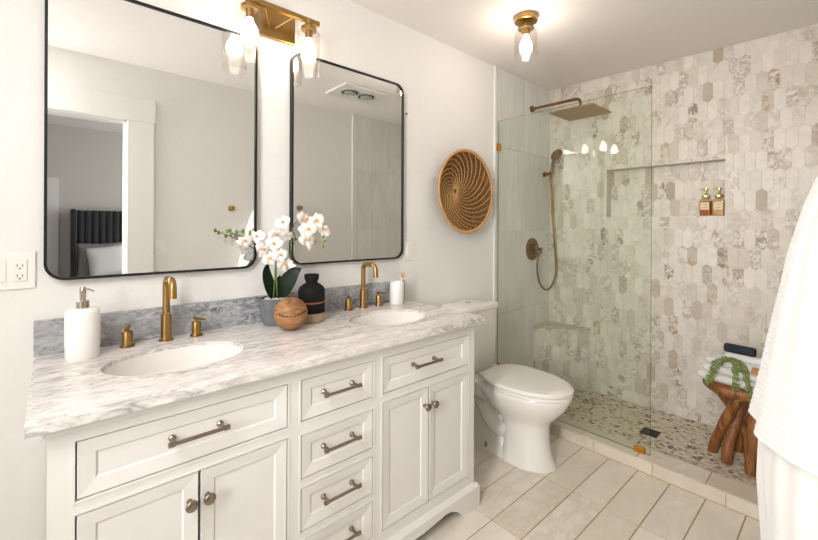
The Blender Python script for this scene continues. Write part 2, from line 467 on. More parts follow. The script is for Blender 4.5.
# --- back wall: picket mosaic with a recessed niche (built in its own frame, turned by the wall's skew)
S0, S1 = 0, 1.86
c_, s_ = math.cos(SKEW), math.sin(SKEW)
def bw(s, z, h): return (s * c_ + h * s_, 3.194 + s * s_ - h * c_, z)
n1, n2, nb, nt, nd = .4631, 1.181, 1.3785, 1.7405, .09
bm = BM()
regs = [(S0, ZS, n1, CEIL), (n2, ZS, S1, CEIL), (n1, nt, n2, CEIL), (n1, ZS, n2, nb)]
for a, b, c, d in regs: quad(bm, [bw(a, b, 0), bw(c, b, 0), bw(c, d, 0), bw(a, d, 0)], 1)
W_, H_, PT = .0535, .14, .02
def pickets(s0, s1, z0, z1, ds=0, dz=0):
    cells = []; j = -1
    while z0 + (j - 1) * (H_ - PT) < z1:
        zc = z0 + dz + j * (H_ - PT); i = -1
        while s0 + (i - 1) * W_ < s1:
            sc = s0 + ds + i * W_ + (W_ / 2 if j % 2 else 0); h = H_ / 2; w2 = W_ / 2; k = h - PT
            cells.append([(sc - w2, zc - k), (sc, zc - h), (sc + w2, zc - k), (sc + w2, zc + k), (sc, zc + h), (sc - w2, zc + k)]); i += 1
        j += 1
    return cells
tiles(bm, pickets(0, S1, 0, CEIL, .02, .03), regs, bw, .0018, .0014, .0005)
# niche: tiled back, plain marble sides
quad(bm, [bw(n1, nb, -nd), bw(n2, nb, -nd), bw(n2, nt, -nd), bw(n1, nt, -nd)], 1)
tiles(bm, pickets(0, S1, 0, CEIL, .035, .0), [(n1, nb, n2, nt)], lambda s, z, h: bw(s, z, h - nd), .0018, .0014, .0005)
struct('wall_back', fixn(bm), [M['hex'], M['grout']])
bm = BM()
for a, b in (((n1, nb), (n2, nb)), ((n2, nb), (n2, nt)), ((n2, nt), (n1, nt)), ((n1, nt), (n1, nb))):
    dx = b[0] - a[0]; dz = b[1] - a[1]; L = math.hypot(dx, dz); nx, nz = dz / L * .004, -dx / L * .004
    vv = []
    for h in (.0035, -nd - .002):
        for p in ((a[0], a[1]), (b[0], b[1]), (b[0] + nx, b[1] + nz), (a[0] + nx, a[1] + nz)): vv.append(bm.verts.new(bw(p[0], p[1], h)))
    for f in ((0, 1, 2, 3), (7, 6, 5, 4), (0, 4, 5, 1), (1, 5, 6, 2), (2, 6, 7, 3), (3, 7, 4, 0)): bm.faces.new([vv[i] for i in f])
struct('trim_4', fixn(bm), M['grout'])

# --- tiled corner bench
bm = BM(); pA, pB, pC = (.004, 2.955), (.335, 3.205), (.004, 3.19); ZB = .485
L = math.dist(pA, pB)
def bf(s, z, h):
    t = s / L; nx, ny = (pB[1] - pA[1]) / L, -(pB[0] - pA[0]) / L
    return (pA[0] + (pB[0] - pA[0]) * t + nx * h, pA[1] + (pB[1] - pA[1]) * t + ny * h, z)
quad(bm, [bf(0, ZS, 0), bf(L, ZS, 0), bf(L, ZB, 0), bf(0, ZB, 0)], 1)
tiles(bm, pickets(0, L, 0, ZB, .01, .05), [(0, ZS, L, ZB)], bf, .0018, .0014, .0005)
plate(bm, [(pA[0], pA[1] - .015), (pB[0] + .015, pB[1] - .005), (pB[0] + .01, pB[1]), pC], [], 'xy', ZB, ZB + .02, 2)
o = struct('trim_5', bm, [M['hex'], M['grout'], M['curbtile']])

# --- ceiling
bm = BM(); box(bm, (-.12, -1.42, CEIL), (4.6, 3.4, CEIL + .1)); struct('ceiling', bm, M['ceiling'])

# --- right wall with the doorway, closed near wall
DY0, DY1, DZ = -.46, .44, 2.05
bm = BM(); plate(bm, [(-1.42, 0), (DY0, 0), (DY0, DZ), (DY1, DZ), (DY1, 0), (2.40, 0), (2.40, CEIL), (-1.42, CEIL)], [], 'yz', WX, WX + .12)
struct('wall_right', bm, M['wall'])
bm = BM()
for x0, x1 in ((WX - .018, WX), (WX + .12, WX + .138)):
    box(bm, (x0, DY1, 0), (x1, DY1 + .165, DZ + .02), .003); box(bm, (x0, DY0 - .165, 0), (x1, DY0, DZ + .02), .003)
    box(bm, (x0 - .003, DY0 - .175, DZ + .0), (x1 + .003, DY1 + .175, DZ + .17), .003)
box(bm, (WX, DY1 - .012, 0), (WX + .12, DY1, DZ)); box(bm, (WX, DY0, 0), (WX + .12, DY0 + .012, DZ)); box(bm, (WX, DY0, DZ - .012), (WX + .12, DY1, DZ))
struct('door_1', bm, M['trimw'])
bm = BM(); plate(bm, rect(-.12, 0, WX + .12, CEIL), [], 'xz', -1.42, -1.3); struct('wall_near', bm, M['wall'])
def window(name, x0, x1, z0, z1, y):
    bm = BM()
    plate(bm, rect(x0 - .07, z0 - .07, x1 + .07, z1 + .07), [rect(x0, z0, x1, z1)], 'xz', y, y + .018)
    plate(bm, rect(x0, z0, x1, z1), [rect(x0 + .04, z0 + .04, (x0 + x1) / 2 - .015, z1 - .04), rect((x0 + x1) / 2 + .015, z0 + .04, x1 - .04, z1 - .04)], 'xz', y + .06, y + .09)
    o = struct(name, bm, M['trimw'])
    bm = BM(); box(bm, (x0 + .03, y + .072, z0 + .03), (x1 - .03, y + .078, z1 - .03)); obj('pane', bm, M['pane'], o)
# --- bedroom seen through the doorway in the mirror
bm = BM(); box(bm, (4.45, -1.7, 0), (4.55, 3, CEIL)); struct('wall_bedroom', bm, M['bedwall'])
bm = BM(); box(bm, (WX + .12, -1.65, 0), (4.55, -1.55, CEIL)); struct('wall_bedroom', bm, M['bedwall'])
bm = BM(); plate(bm, rect(WX + .12, 0, 4.55, CEIL), [rect(2.2, .8, 3.8, 2.1)], 'xz', 2.84, 2.94); struct('wall_bedroom', bm, M['bedwall'])
window('window_1', 2.2, 3.8, .8, 2.1, 2.82)  # unseen window, put in to let the bedroom fill through
bm = BM()
box(bm, (4.42, -.02, 0), (4.45, .1, 1.72), .003); box(bm, (4.42, -.95, 0), (4.45, -.83, 1.72), .003); box(bm, (4.42, -.95, 1.72), (4.45, .1, 1.84), .003); box(bm, (4.44, -.82, 0), (4.449, -.03, 1.715))
struct('door_2', bm, M['trimw'])

# ================================================================= VANITY
vt = thing('bathroom_vanity', (.28, .775, 0), 'white double vanity cabinet with panelled drawers and doors under the marble top', 'cabinet')
bm = BM(); XF = .554; ZT = .852
box(bm, (.012, .035, .06), (XF - .02, .055, ZT)); box(bm, (.012, 1.494, .06), (XF - .02, 1.514, ZT))
box(bm, (.012, .055, .06), (.03, 1.494, ZT)); box(bm, (.03, .055, .11), (XF - .02, 1.494, .13))
box(bm, (.03, .61, .13), (XF - .024, .626, ZT - .02)); box(bm, (.03, .942, .13), (XF - .024, .958, ZT - .02))
obj('body', bm, M['cab'], vt)
opn = [('d', .083, .596, .666, .804), ('d', .640, .929, .668, .804), ('d', .640, .929, .481, .625), ('d', .640, .929, .312, .4545), ('d', .640, .929, .150, .286),
       ('d', .972, 1.472, .666, .804), ('D', .083, .596, .150, .634), ('D', .972, 1.472, .150, .634)]
bm = BM(); plate(bm, rect(.035, .10, 1.514, ZT), [rect(a, c, b, d) for _, a, b, c, d in opn], 'yz', XF - .02, XF)
# slim bead round each opening
for _, a, b, c, d in opn:
    plate(bm, rect(a - .006, c - .006, b + .006, d + .006), [rect(a, c, b, d)], 'yz', XF, XF + .002)
obj('face_frame', bm, M['cab'], vt)
bm = BM(); box(bm, (XF, .03, ZT - .022), (XF + .012, 1.519, ZT), .004); box(bm, (.012, 1.514, ZT - .022), (XF + .012, 1.524, ZT), .004); box(bm, (.012, .025, ZT - .022), (XF + .012, .035, ZT), .004)
obj('crown_moulding', bm, M['cab'], vt)
# plinth with shaped feet
def apron(lo, hi):
    L_ = [(lo, 0), (lo + .112, 0), (lo + .125, .012), (lo + .145, .034), (lo + .175, .052), (lo + .205, .064), (lo + .235, .066), (lo + .29, .058), (lo + .36, .052)]
    R_ = [(hi + lo - p[0], p[1]) for p in L_][::-1]
    return L_ + R_ + [(hi, .094), (lo, .094)]
bm = BM(); plate(bm, apron(.017, 1.534), [], 'yz', XF, XF + .02)
sd = [(.06, 0), (.06, .094), (XF + .02, .094), (XF + .02, 0), (XF - .1, 0), (XF - .14, .05), (.2, .05), (.16, 0)]
sd = [(min(x, XF), z) for x, z in sd]; plate(bm, sd, [], 'xz', 1.514, 1.534); plate(bm, sd, [], 'xz', .017, .035)
plate(bm, [(.06, .094), (XF + .02, .094), (XF + .008, .108), (.06, .108)], [], 'xz', .025, 1.526)
obj('plinth', bm, M['cab'], vt)
def front(bm, y0, y1, z0, z1, xf):
    """bevelled panel: flat lip, long mitred slope, small step, flat field"""
    g = .0034; y0 += g; y1 -= g; z0 += g; z1 -= g
    rings = []
    for ins, x in ((0, xf - .018), (0, xf - .001), (.001, xf), (.034, xf - .0045), (.038, xf - .0085), (.044, xf - .0085)):
        rings.append([bm.verts.new((x, y, z)) for y, z in rect(y0 + ins, z0 + ins, y1 - ins, z1 - ins)])
    for a, b in zip(rings, rings[1:]):
        for k in range(4): bm.faces.new((a[k], a[(k + 1) % 4], b[(k + 1) % 4], b[k]))
    bm.faces.new(rings[-1]); bm.faces.new(rings[0][::-1])
    return fixn(bm)
def pull(parent, y, z, L_):
    bm = BM(); x = XF - .004
    tube(bm, [(x + .034, y - L_ / 2, z), (x + .034, y + L_ / 2, z)], .0052, 12)
    for s in (-1, 1):
        yy = y + s * (L_ / 2 - .012)
        lathe(bm, [(.009, -.006), (.009, .002), (.0055, .006), (.0055, .034)], (x, yy, z), 12, 'x')
        lathe(bm, [(.004, -.008), (.0072, -.007), (.0072, .007), (.004, .008)], (x + .034, y + s * (L_ / 2 - .004), z), 12, 'y')
    obj('pull_handle', fixn(bm), M['nickel'], parent, True, 40)
def knob(parent, y, z):
    bm = BM()
    lathe(bm, [(.008, -.004), (.007, .002), (.0055, .006), (.0055, .014), (.012, .018), (.0155, .022), (.0155, .026), (.013, .029), (.006, .0305)], (XF - .001, y, z), 20, 'x')
    obj('knob', fixn(bm), M['nickel'], parent, True, 40)
for kind, a, b, c, d in opn:
    if kind == 'd':
        o = obj('drawer', front(BM(), a, b, c, d, XF), M['cab'], vt)
        L_ = .142 if b - a > .4 else .137
        pull(o, (a + b) / 2 + (-.002 if a < .9 else -.03), (c + d) / 2 + .006, L_)
    else:
        mid = (a + b) / 2 + (.004 if a < .5 else -.004)
        for y0, y1, ky in ((a, mid, mid - .024), (mid, b, mid + .020)):
            o = obj('door', front(BM(), y0, y1, c, d, XF), M['cab'], vt)
            knob(o, ky, .558)

# countertop with two sink cut-outs
ZC = .882; SK = [(.305, .345, .142, .198), (.305, 1.205, .142, .198)]
bm = BM(); plate(bm, rect(.0, .0, .59, 1.549), [ell(*s) for s in SK], 'xy', ZT, ZC)
es = [e for e in bm.edges if all(abs(v.co.z - ZC) < 1e-6 for v in e.verts) and (all(abs(v.co.x - .59) < 1e-6 for v in e.verts) or all(abs(v.co.y - 1.549) < 1e-6 for v in e.verts) or all(abs(v.co.y) < 1e-6 for v in e.verts))]
bmesh.ops.bevel(bm, geom=es, offset=.007, segments=4, affect='EDGES')
ct = obj('countertop', bm, M['marble'], None, loc=(.29, .775, ZT))
tag(ct, 'grey-veined white marble countertop with two oval cut-outs on the vanity', 'countertop')
bm = BM(); box(bm, (0, .0, ZC), (.02, 1.549, ZC + .112), .0015)
tag(obj('backsplash', bm, M['marbleg'], None, loc=(.01, .775, ZC)), 'dark grey marble backsplash strip behind the countertop', 'backsplash')
for i, (cx, cy, a, b) in enumerate(SK):
    t = thing('sink', (cx, cy, ZT), 'oval white undermount sink ' + ('nearest the white pump dispenser' if i == 0 else 'nearest the toilet and toothbrush cup'), 'sink', 'undermount sinks')
    bm = BM(); rings = []
    prof = [(1.09, .0), (.994, .0), (.992, .0185), (.982, .0195), (.978, .0), (.975, -.006), (.97, -.03), (.9, -.075), (.75, -.118), (.5, -.14), (.2, -.148), (.1, -.149)]
    out = [(.1, -.159), (.2, -.158), (.53, -.15), (.8, -.126), (.95, -.08), (1.03, -.03), (1.09, -.01)]
    rings = [[bm.verts.new((x, y, ZT - .0005 + dz)) for x, y in ell(cx, cy, a * k, b * k, 48)] for k, dz in prof + out]
    rings.append(rings[0])
    for p, q in zip(rings, rings[1:]):
        for k in range(48): bm.faces.new((p[k], p[(k + 1) % 48], q[(k + 1) % 48], q[k]))
    obj('basin', fixn(bm), M['porcelain'], t, True, 60)
    bm = BM(); lathe(bm, [(.008, -.152), (.024, -.147), (.024, -.144), (.02, -.143), (.018, -.146), (.002, -.145)], (cx, cy, ZT), 24)
    obj('drain_fitting', fixn(bm), M['brass'], t, True, 40)

def faucet(y, x, hl, hr, label):
    t = thing('faucet', (x, y, ZC), label, 'faucet', 'brass widespread faucets')
    bm = BM()
    lathe(bm, [(.024, 0), (.024, .004), (.0175, .006), (.0175, .095), (.0145, .098), (.0125, .1)], (x, y, ZC), 24)
    pts = [(x, y, ZC + .09), (x, y, ZC + .18)]
    for k in range(1, 13):
        a = PI - PI * k / 12 * 1.0; pts.append((x + .04 + .04 * math.cos(a) * 1.0, y, ZC + .182 + .04 * math.sin(a)))
    # flatten the top into a squarer gooseneck
    pts = [(x, y, ZC + .09), (x, y, ZC + .19)] + [(x + .03 + .03 * math.cos(a), y, ZC + .195 + .03 * math.sin(a)) for a in [PI - PI / 2 * k / 6 for k in range(7)]] + \
          [(x + .075 + .03 * math.cos(a), y, ZC + .195 + .03 * math.sin(a)) for a in [PI / 2 - PI / 2 * k / 6 for k in range(7)]] + [(x + .107, y, ZC + .165)]
    tube(bm, pts, .0122, 16)
    obj('spout', fixn(bm), M['brass'], t, True, 40)
    for yy, s in ((hl, -1), (hr, 1)):
        bm = BM(); lathe(bm, [(.0215, 0), (.0225, .003), (.0215, .006), (.0165, .007)], (x, yy, ZC), 24, mi=1)
        lathe(bm, [(.0165, .007), (.0165, .05), (.0155, .053), (.006, .054), (.0055, .064), (.0055, .066)], (x, yy, ZC), 24)
        h = obj('handle', fixn(bm), [M['brass'], M['brassd']], t, True, 40)
        bm = BM(); d = Vector((.9, .35 * s, 0)).normalized()
        p = Vector((x, yy, ZC + .066)); tube(bm, [p - d * .012, p + d * .05], [.0065, .0045], 10)
        obj('lever', bm, M['brass'], h, True, 40)
faucet(.352, .074, .236, .452, 'brushed brass gooseneck faucet behind the sink with the white pump dispenser')
faucet(1.234, .056, 1.146, 1.335, 'brushed brass gooseneck faucet beside the white toothbrush cup')

# ---------------------------------------------------------------- things on the counter
t = thing('soap_dispenser', (.125, .115, ZC), 'white ceramic pump dispenser with brushed metal pump at counter end', 'soap dispenser')
bm = BM(); lathe(bm, [(.041, 0), (.0435, .003), (.0435, .036), (.0445, .04), (.0445, .143), (.042, .151), (.036, .154), (.018, .156), (.016, .157)], (.125, .115, ZC), 40)
obj('bottle', fixn(bm), M['whitecer'], t, True, 50)
bm = BM(); c = (.125, .115, ZC)
lathe(bm, [(.0165, .155), (.0165, .178), (.014, .18), (.008, .181), (.008, .2), (.0085, .201), (.0085, .219), (.007, .222)], c, 20)
tube(bm, [(.125, .115, ZC + .214), (.14, .128, ZC + .2155), (.153, .139, ZC + .211)], [.004, .0035, .003], 8)
obj('pump', fixn(bm), M['steel'], t, True, 40)

t = thing('toothbrush_cup', (.085, 1.435, ZC), 'white ceramic cup holding a toothbrush on the countertop', 'cup')
bm = BM(); c = (.085, 1.435, ZC); lathe(bm, [(.036, 0), (.0385, .003), (.0385, .118), (.037, .12), (.0355, .118), (.0355, .006), (.004, .005)], c, 32)
obj('cup_body', fixn(bm), M['whitecer'], t, True, 50)
t = thing('toothbrush', (.095, 1.45, ZC + .006), 'white toothbrush with orange bristle back standing in the white cup', 'toothbrush')
bm = BM(); tube(bm, bez([(.08, 1.43, ZC + .008), (.095, 1.45, ZC + .08), (.099, 1.456, ZC + .13), (.101, 1.459, ZC + .165)], 6), .0045, 8); obj('brush_handle', bm, M['wicks'], t, True)
bm = BM(); box(bm, (.1, 1.452, ZC + .14), (.112, 1.464, ZC + .166), .002); obj('bristles', bm, M['orange'], t)

# orchid
ox, oy = .095, .752
t = thing('potted_orchid', (ox, oy, ZC), 'white orchid with dark strap leaves in a grey concrete bowl pot', 'potted plant')
bm = BM(); lathe(bm, [(.04, 0), (.046, .002), (.057, .03), (.063, .065), (.0645, .1), (.064, .112), (.059, .113), (.057, .1), (.053, .06)], (ox, oy, ZC), 40)
obj('pot', fixn(bm), M['concrete'], t, True, 50)
bm = BM()
for k in range(120):
    a = random.random() * 2 * PI; r = math.sqrt(random.random()) * .05
    bmesh.ops.create_icosphere(bm, subdivisions=1, radius=random.uniform(.004, .008), matrix=Matrix.Translation((ox + r * math.cos(a), oy + r * math.sin(a), ZC + .103 + random.uniform(0, .004))))
lathe(bm, [(.001, .09), (.057, .1)], (ox, oy, ZC), 20)
g = obj('gravel', bm, M['gravel'], t); g['kind'] = 'stuff'
# camera-free placement: the points below were read off as positions in the room
def leaf(pts, wid, up_=(1, 0, 0)):
    bm = BM(); P = bez(pts, 8); n = len(P); ca, cb, cc = [], [], []
    for i, p in enumerate(P):
        tt = i / (n - 1); w_ = wid * (math.sin(PI * min(1, tt ** .75 * .97 + .06)) ** .7 if tt < 1 else 0) + .001
        d = (P[min(i + 1, n - 1)] - P[max(0, i - 1)]).normalized(); s = d.cross(Vector(up_)).normalized(); nn = s.cross(d).normalized()
        ca.append(bm.verts.new(p - s * w_ + nn * .006)); cb.append(bm.verts.new(p)); cc.append(bm.verts.new(p + s * w_ + nn * .006))
    for i in range(n - 1):
        bm.faces.new((ca[i], ca[i + 1], cb[i + 1], cb[i])); bm.faces.new((cb[i], cb[i + 1], cc[i + 1], cc[i]))
    bmesh.ops.solidify(bm, geom=list(bm.faces), thickness=.002)
    return obj('leaf', fixn(bm), M['leaf'], t, True, 60)
ZP = ZC + .105
leaf([(ox, oy - .005, ZP), (ox + .005, oy - .03, ZP + .06), (ox + .005, oy - .045, ZP + .12), (ox + .01, oy - .04, ZP + .165)], .026, (1, .3, 0))
leaf([(ox, oy + .01, ZP), (ox + .03, oy + .03, ZP + .06), (ox + .055, oy + .055, ZP + .11), (ox + .075, oy + .085, ZP + .135)], .034, (1, -.6, .2))
leaf([(ox - .01, oy, ZP), (ox - .02, oy + .012, ZP + .05), (ox - .03, oy + .03, ZP + .1)], .024, (1, .2, 0))
from math import sin, cos
def at(u, v, x):
    """room point on the plane x = const that lies along a photographed direction"""
    U, V = u - 409, v - 226.73; q = roll
    a = (U * cos(q) + V * sin(q)) / F_PX; b = -(-U * sin(q) + V * cos(q)) / F_PX
    d = Vector((a * cos(th) - sin(th), a * sin(th) + cos(th), b)); o_ = Vector((1.7406, .0412, 1.2978))
    return o_ + d * ((x - o_.x) / d.x)
st1 = [(ox, oy - .01, ZP - .01), at(275, 275, .115), at(274, 255, .11), at(262, 246, .105), at(248, 239, .10), at(232, 233, .095), at(227, 231, .095)]
st2 = [(ox, oy + .015, ZP - .01), at(288, 275, .12), at(291, 250, .125), at(292, 232, .13), at(298, 220, .135), at(310, 222, .14), at(319, 232, .15), at(325, 242, .155)]
for s in (st1, st2):
    bm = BM(); P = bez(s, 8); tube(bm, P, [.0033 - .0018 * i / len(P) for i in range(len(P))], 8); obj('stem', bm, M['stem'], t, True)
bm = BM(); tube(bm, bez([at(277, 296, .125), at(276, 262, .13)], 4), .0032, 8); obj('stem', bm, M['stem'], t, True)
def flower(c, face, r, rollz):
    """five petals and a lip, every petal a curved blade"""
    bm = BM(); face = Vector(face).normalized(); uu, vv = frame_of(face)
    uu, vv = uu * cos(rollz) + vv * sin(rollz), vv * cos(rollz) - uu * sin(rollz)
    for k, (ang, ln, wd) in enumerate(((90, .95, .36), (180 + 15, 1.05, .56), (-15, 1.05, .56), (235, .95, .36), (305, .95, .36))):
        a = math.radians(ang); d = uu * cos(a) + vv * sin(a); s = face.cross(d).normalized(); rows = []
        for i in range(6):
            tt = i / 5; w_ = r * wd * math.sin(PI * (.1 + .86 * tt ** .8)) ** .8 if i < 5 else r * wd * .25
            ctr = c + d * (r * ln * tt) + face * (r * (.28 * math.sin(tt * 2.2) - .2 * tt * tt)) + face * (.002 * (k % 2))
            rows.append([bm.verts.new(ctr + s * w_ * j - face * (abs(j) * w_ * .25)) for j in (-1, -.5, 0, .5, 1)])
        for p, q in zip(rows, rows[1:]):
            for j in range(4): bm.faces.new((p[j], p[j + 1], q[j + 1], q[j]))
    o = obj('blossom', bm, M['petal'], t, True)
    bm = BM(); bmesh.ops.create_icosphere(bm, subdivisions=2, radius=r * .17, matrix=Matrix.Translation(c + face * r * .28 - vv * r * .12))
    obj('lip', bm, M['throat'], o, True)
random.seed(3)
FL = [(257, 237, .11, .5), (245, 241, .105, .2), (274, 244, .12, .2), (262, 250, .115, .3), (280, 256, .15, -.2), (285, 265, .13, .5), (287, 268, .13, .9), (270, 259, .12, .1),
      (283, 223, .13, -.3), (287, 236, .13, .3), (303, 220, .15, .4), (308, 230, .16, .8), (316, 222, .15, .2), (323, 231, .15, .7), (307, 241, .16, .5),  (276, 235, .12, .2)]
for u, v, x, k in FL:
    flower(at(u, v, x), (1, random.uniform(-1.0, .5), random.uniform(-.35, .3)), (.042 if u > 296 else .034) + random.uniform(-.003, .003), random.uniform(-.6, .6))
for u, v, x in ((227, 231, .095), (231, 233.5, .097), (239, 237, .10), (243, 231, .098), (250, 236, .103), (250, 232.5, .10), (315, 242, .175), (323, 237, .17), (325, 241, .165), (323, 246, .168)):
    p = at(u, v, x); bm = BM(); lathe(bm, [(.0015, -.0085), (.0055, -.004), (.0065, .001), (.0045, .0065), (.001, .009)], p, 10); obj('bud', fixn(bm), M['bud'], t, True)

t = thing('decorative_ball', (.232, .757, ZC), 'round burl wood ball with a dark crack in front of orchid pot', 'ornament')
bm = BM(); bmesh.ops.create_uvsphere(bm, u_segments=40, v_segments=24, radius=.0655, matrix=Matrix.Translation((.232, .757, ZC + .0655))); obj('ball_body', bm, M['ballwood'], t, True)
bm = BM(); c0 = Vector((.232, .757, ZC + .0655)); pts = []
for k in range(26):
    a = -1.25 + 1.9 * k / 25; e_ = .1 + .1 * sin(a * 3) + .04 * sin(k * 1.9)
    pts.append(c0 + Vector((cos(a) * cos(e_), sin(a) * cos(e_), sin(e_))) * .0655)
tube(bm, pts, [.0008 + .0016 * (sin(k * 2.1) ** 2) for k in range(26)], 6); obj('crack', bm, M['blackcer'], t, True)

c = (.15, .892, ZC)
t = thing('ceramic_vase', c, 'matte black stepped ceramic vase with raw clay base beside wood ball', 'vase')
bm = BM(); lathe(bm, [(.046, 0), (.054, .003), (.0555, .01), (.0555, .041)], c, 40, mi=1)
lathe(bm, [(.0555, .041), (.0575, .043), (.0575, .08), (.0555, .083)], c, 40, cap=False)
lathe(bm, [(.0555, .083), (.0555, .09)], c, 40, cap=False, mi=2)
lathe(bm, [(.0555, .09), (.0575, .092), (.0575, .136), (.052, .15), (.04, .16), (.027, .168), (.025, .174), (.031, .186), (.032, .203), (.030, .206), (.026, .204), (.022, .18), (.02, .16)], c, 40, cap=True)
obj('vase_body', fixn(bm), [M['blackcer'], M['claytan'], M['clayred']], t, True, 40)

# ================================================================= MIRRORS
def mirror(y0, y1, label):
    t = thing('wall_mirror', (0, (y0 + y1) / 2, 1.12), label, 'mirror', 'black framed mirrors')
    bm = BM(); plate(bm, rrect(y0, 1.1185, y1, 2.1015, .055), [rrect(y0 + .008, 1.1265, y1 - .008, 2.0935, .048)], 'yz', .0, .026); obj('frame', bm, M['black'], t)
    bm = BM(); plate(bm, rrect(y0 + .006, 1.1245, y1 - .006, 2.0955, .049), [], 'yz', .002, .019); obj('mirror_glass', bm, M['mirror'], t)
mirror(.0223, .6977, 'black-framed rounded mirror above the sink with the white pump dispenser')
mirror(.8567, 1.532, 'black-framed rounded mirror beside the woven wall basket')

# ================================================================= LAMPS
def bulb(parent, c, s=1.0, mt='bulb'):
    bm = BM(); lathe(bm, [(.012, .0), (.013, -.012), (.02, -.028), (.031, -.048), (.034, -.066), (.03, -.085), (.018, -.098), (.002, -.102)], c, 20, sx=s, sy=s)
    obj('bulb', fixn(bm), M[mt], parent, True)
t = thing('vanity_light', (0, .765, 2.2), 'brass two-bulb vanity light with clear glass cylinders between the mirrors', 'wall light')
bm = BM(); box(bm, (0, .660, 2.128), (.022, .872, 2.268), .003); obj('backplate', bm, M['brass'], t)
bm = BM(); box(bm, (.098, .595, 2.205), (.118, .945, 2.225), .002)
for a, b in ((.75, .70), (.78, .83)):
    tube(bm, [(.02, a, 2.175), (.105, b, 2.212)], .005, 8)
obj('bar', bm, M['brass'], t)
for y in (.634, .895):
    bm = BM(); c = (.108, y, 2.2)
    lathe(bm, [(.016, .02), (.016, -.004), (.022, -.006), (.034, -.016), (.034, -.03), (.017, -.032), (.015, -.065)], c, 24)
    s = obj('lamp_holder', fixn(bm), M['brass'], t, True, 40)
    bm = BM(); lathe(bm, [(.036, -.034), (.048, -.036), (.05, -.04), (.05, -.222), (.0485, -.224), (.047, -.222), (.047, -.042), (.035, -.04)], c, 40, cap=False)
    obj('glass_shade', fixn(bm), M['clear'], s, True, 40)
    bulb(s, (.108, y, 2.2 - .06))
cx, cy = .525, 1.985
t = thing('ceiling_light', (cx, cy, CEIL), 'brass flush ceiling light with one clear glass shade outside the shower', 'ceiling light')
bm = BM(); lathe(bm, [(.06, 0), (.062, -.002), (.062, -.03), (.058, -.032), (.008, -.034), (.008, -.062), (.042, -.064), (.044, -.066), (.042, -.07), (.021, -.071), (.021, -.105), (.014, -.107)], (cx, cy, CEIL), 36)
obj('canopy', fixn(bm), M['brass'], t, True, 35)
bm = BM(); lathe(bm, [(.035, -.071), (.058, -.076), (.061, -.085), (.063, -.22), (.0615, -.222), (.06, -.22), (.058, -.087), (.034, -.077)], (cx, cy, CEIL), 40, cap=False)
obj('glass_shade', fixn(bm), M['clear'], t, True, 40)
bulb(t, (cx, cy, CEIL - .1), .95, 'bulb2')
# ceiling heat lamp seen in the mirror
t = thing('ceiling_heat_lamp', (1.2, 2.02, CEIL), 'white ceiling panel with two round heat bulbs seen in the mirror', 'heat lamp')
bm = BM(); box(bm, (1.03, 1.80, CEIL - .014), (1.36, 2.26, CEIL), .004); obj('panel', bm, M['trimw'], t)
for y in (1.94, 2.11):
    bm = BM(); lathe(bm, [(.07, -.014), (.072, -.02), (.066, -.022), (.06, -.018)], (1.19, y, CEIL), 28); r_ = obj('ring', fixn(bm), M['slot'], t, True, 40)
    bm = BM(); lathe(bm, [(.058, -.016), (.056, -.026), (.035, -.034), (.002, -.036)], (1.19, y, CEIL), 24); obj('heat_bulb', fixn(bm), M['heat'], r_, True)

# ================================================================= WALL THINGS
# outlet plates
t = thing('wall_outlet', (0, -.05, 1.155), 'white two-gang plate with rocker switch and outlet left of the mirror', 'outlet')
bm = BM(); box(bm, (0, -.115, 1.098), (.006, .004, 1.2145), .002); obj('cover_plate', bm, M['plastic'], t)
for y, nm in ((-.032, 'outlet_insert'), (-.079, 'rocker_switch')):
    bm = BM(); box(bm, (.004, y - .0165, 1.123), (.009, y + .0165, 1.19), .0015)
    if nm == 'outlet_insert':
        for z in (1.172, 1.14):
            for dy in (-.006, .006): box(bm, (.0088, y + dy - .001, z - .004), (.0094, y + dy + .001, z + .004), mi=1)
            box(bm, (.0088, y - .002, z - .011), (.0094, y + .002, z - .007), mi=1)
        box(bm, (.0085, y - .007, 1.153), (.0098, y + .007, 1.1555)); box(bm, (.0085, y - .007, 1.1575), (.0098, y + .007, 1.16))
    obj(nm, bm, [M['plastic'], M['slot']], t)
t = thing('light_switch', (0, 1.59, 1.158), 'white single rocker switch plate beside the second mirror', 'light switch')
bm = BM(); box(bm, (0, 1.553, 1.1), (.006, 1.629, 1.217), .002); obj('cover_plate', bm, M['plastic'], t)
bm = BM(); box(bm, (.004, 1.574, 1.126), (.01, 1.608, 1.191), .0015); obj('rocker_switch', bm, M['plastic'], t)
t = thing('light_switch', (WX, .6, 1.14), 'white switch plate beside the door casing seen in the mirror', 'light switch')
bm = BM(); box(bm, (WX - .006, .612, 1.075), (WX, .684, 1.19), .002); obj('cover_plate', bm, M['plastic'], t)
bm = BM(); box(bm, (WX - .01, .632, 1.1), (WX - .004, .664, 1.165), .0015); obj('rocker_switch', bm, M['plastic'], t)
bm = BM(); lathe(bm, [(.003, 0), (.003, .008), (.005, .009), (.004, .011)], (0, 1.57, 1.951), 10, 'x')
tag(obj('nail', fixn(bm), M['slot'], None, True, loc=(0, 1.57, 1.951)), 'small dark nail in the wall right of the second mirror', 'nail')

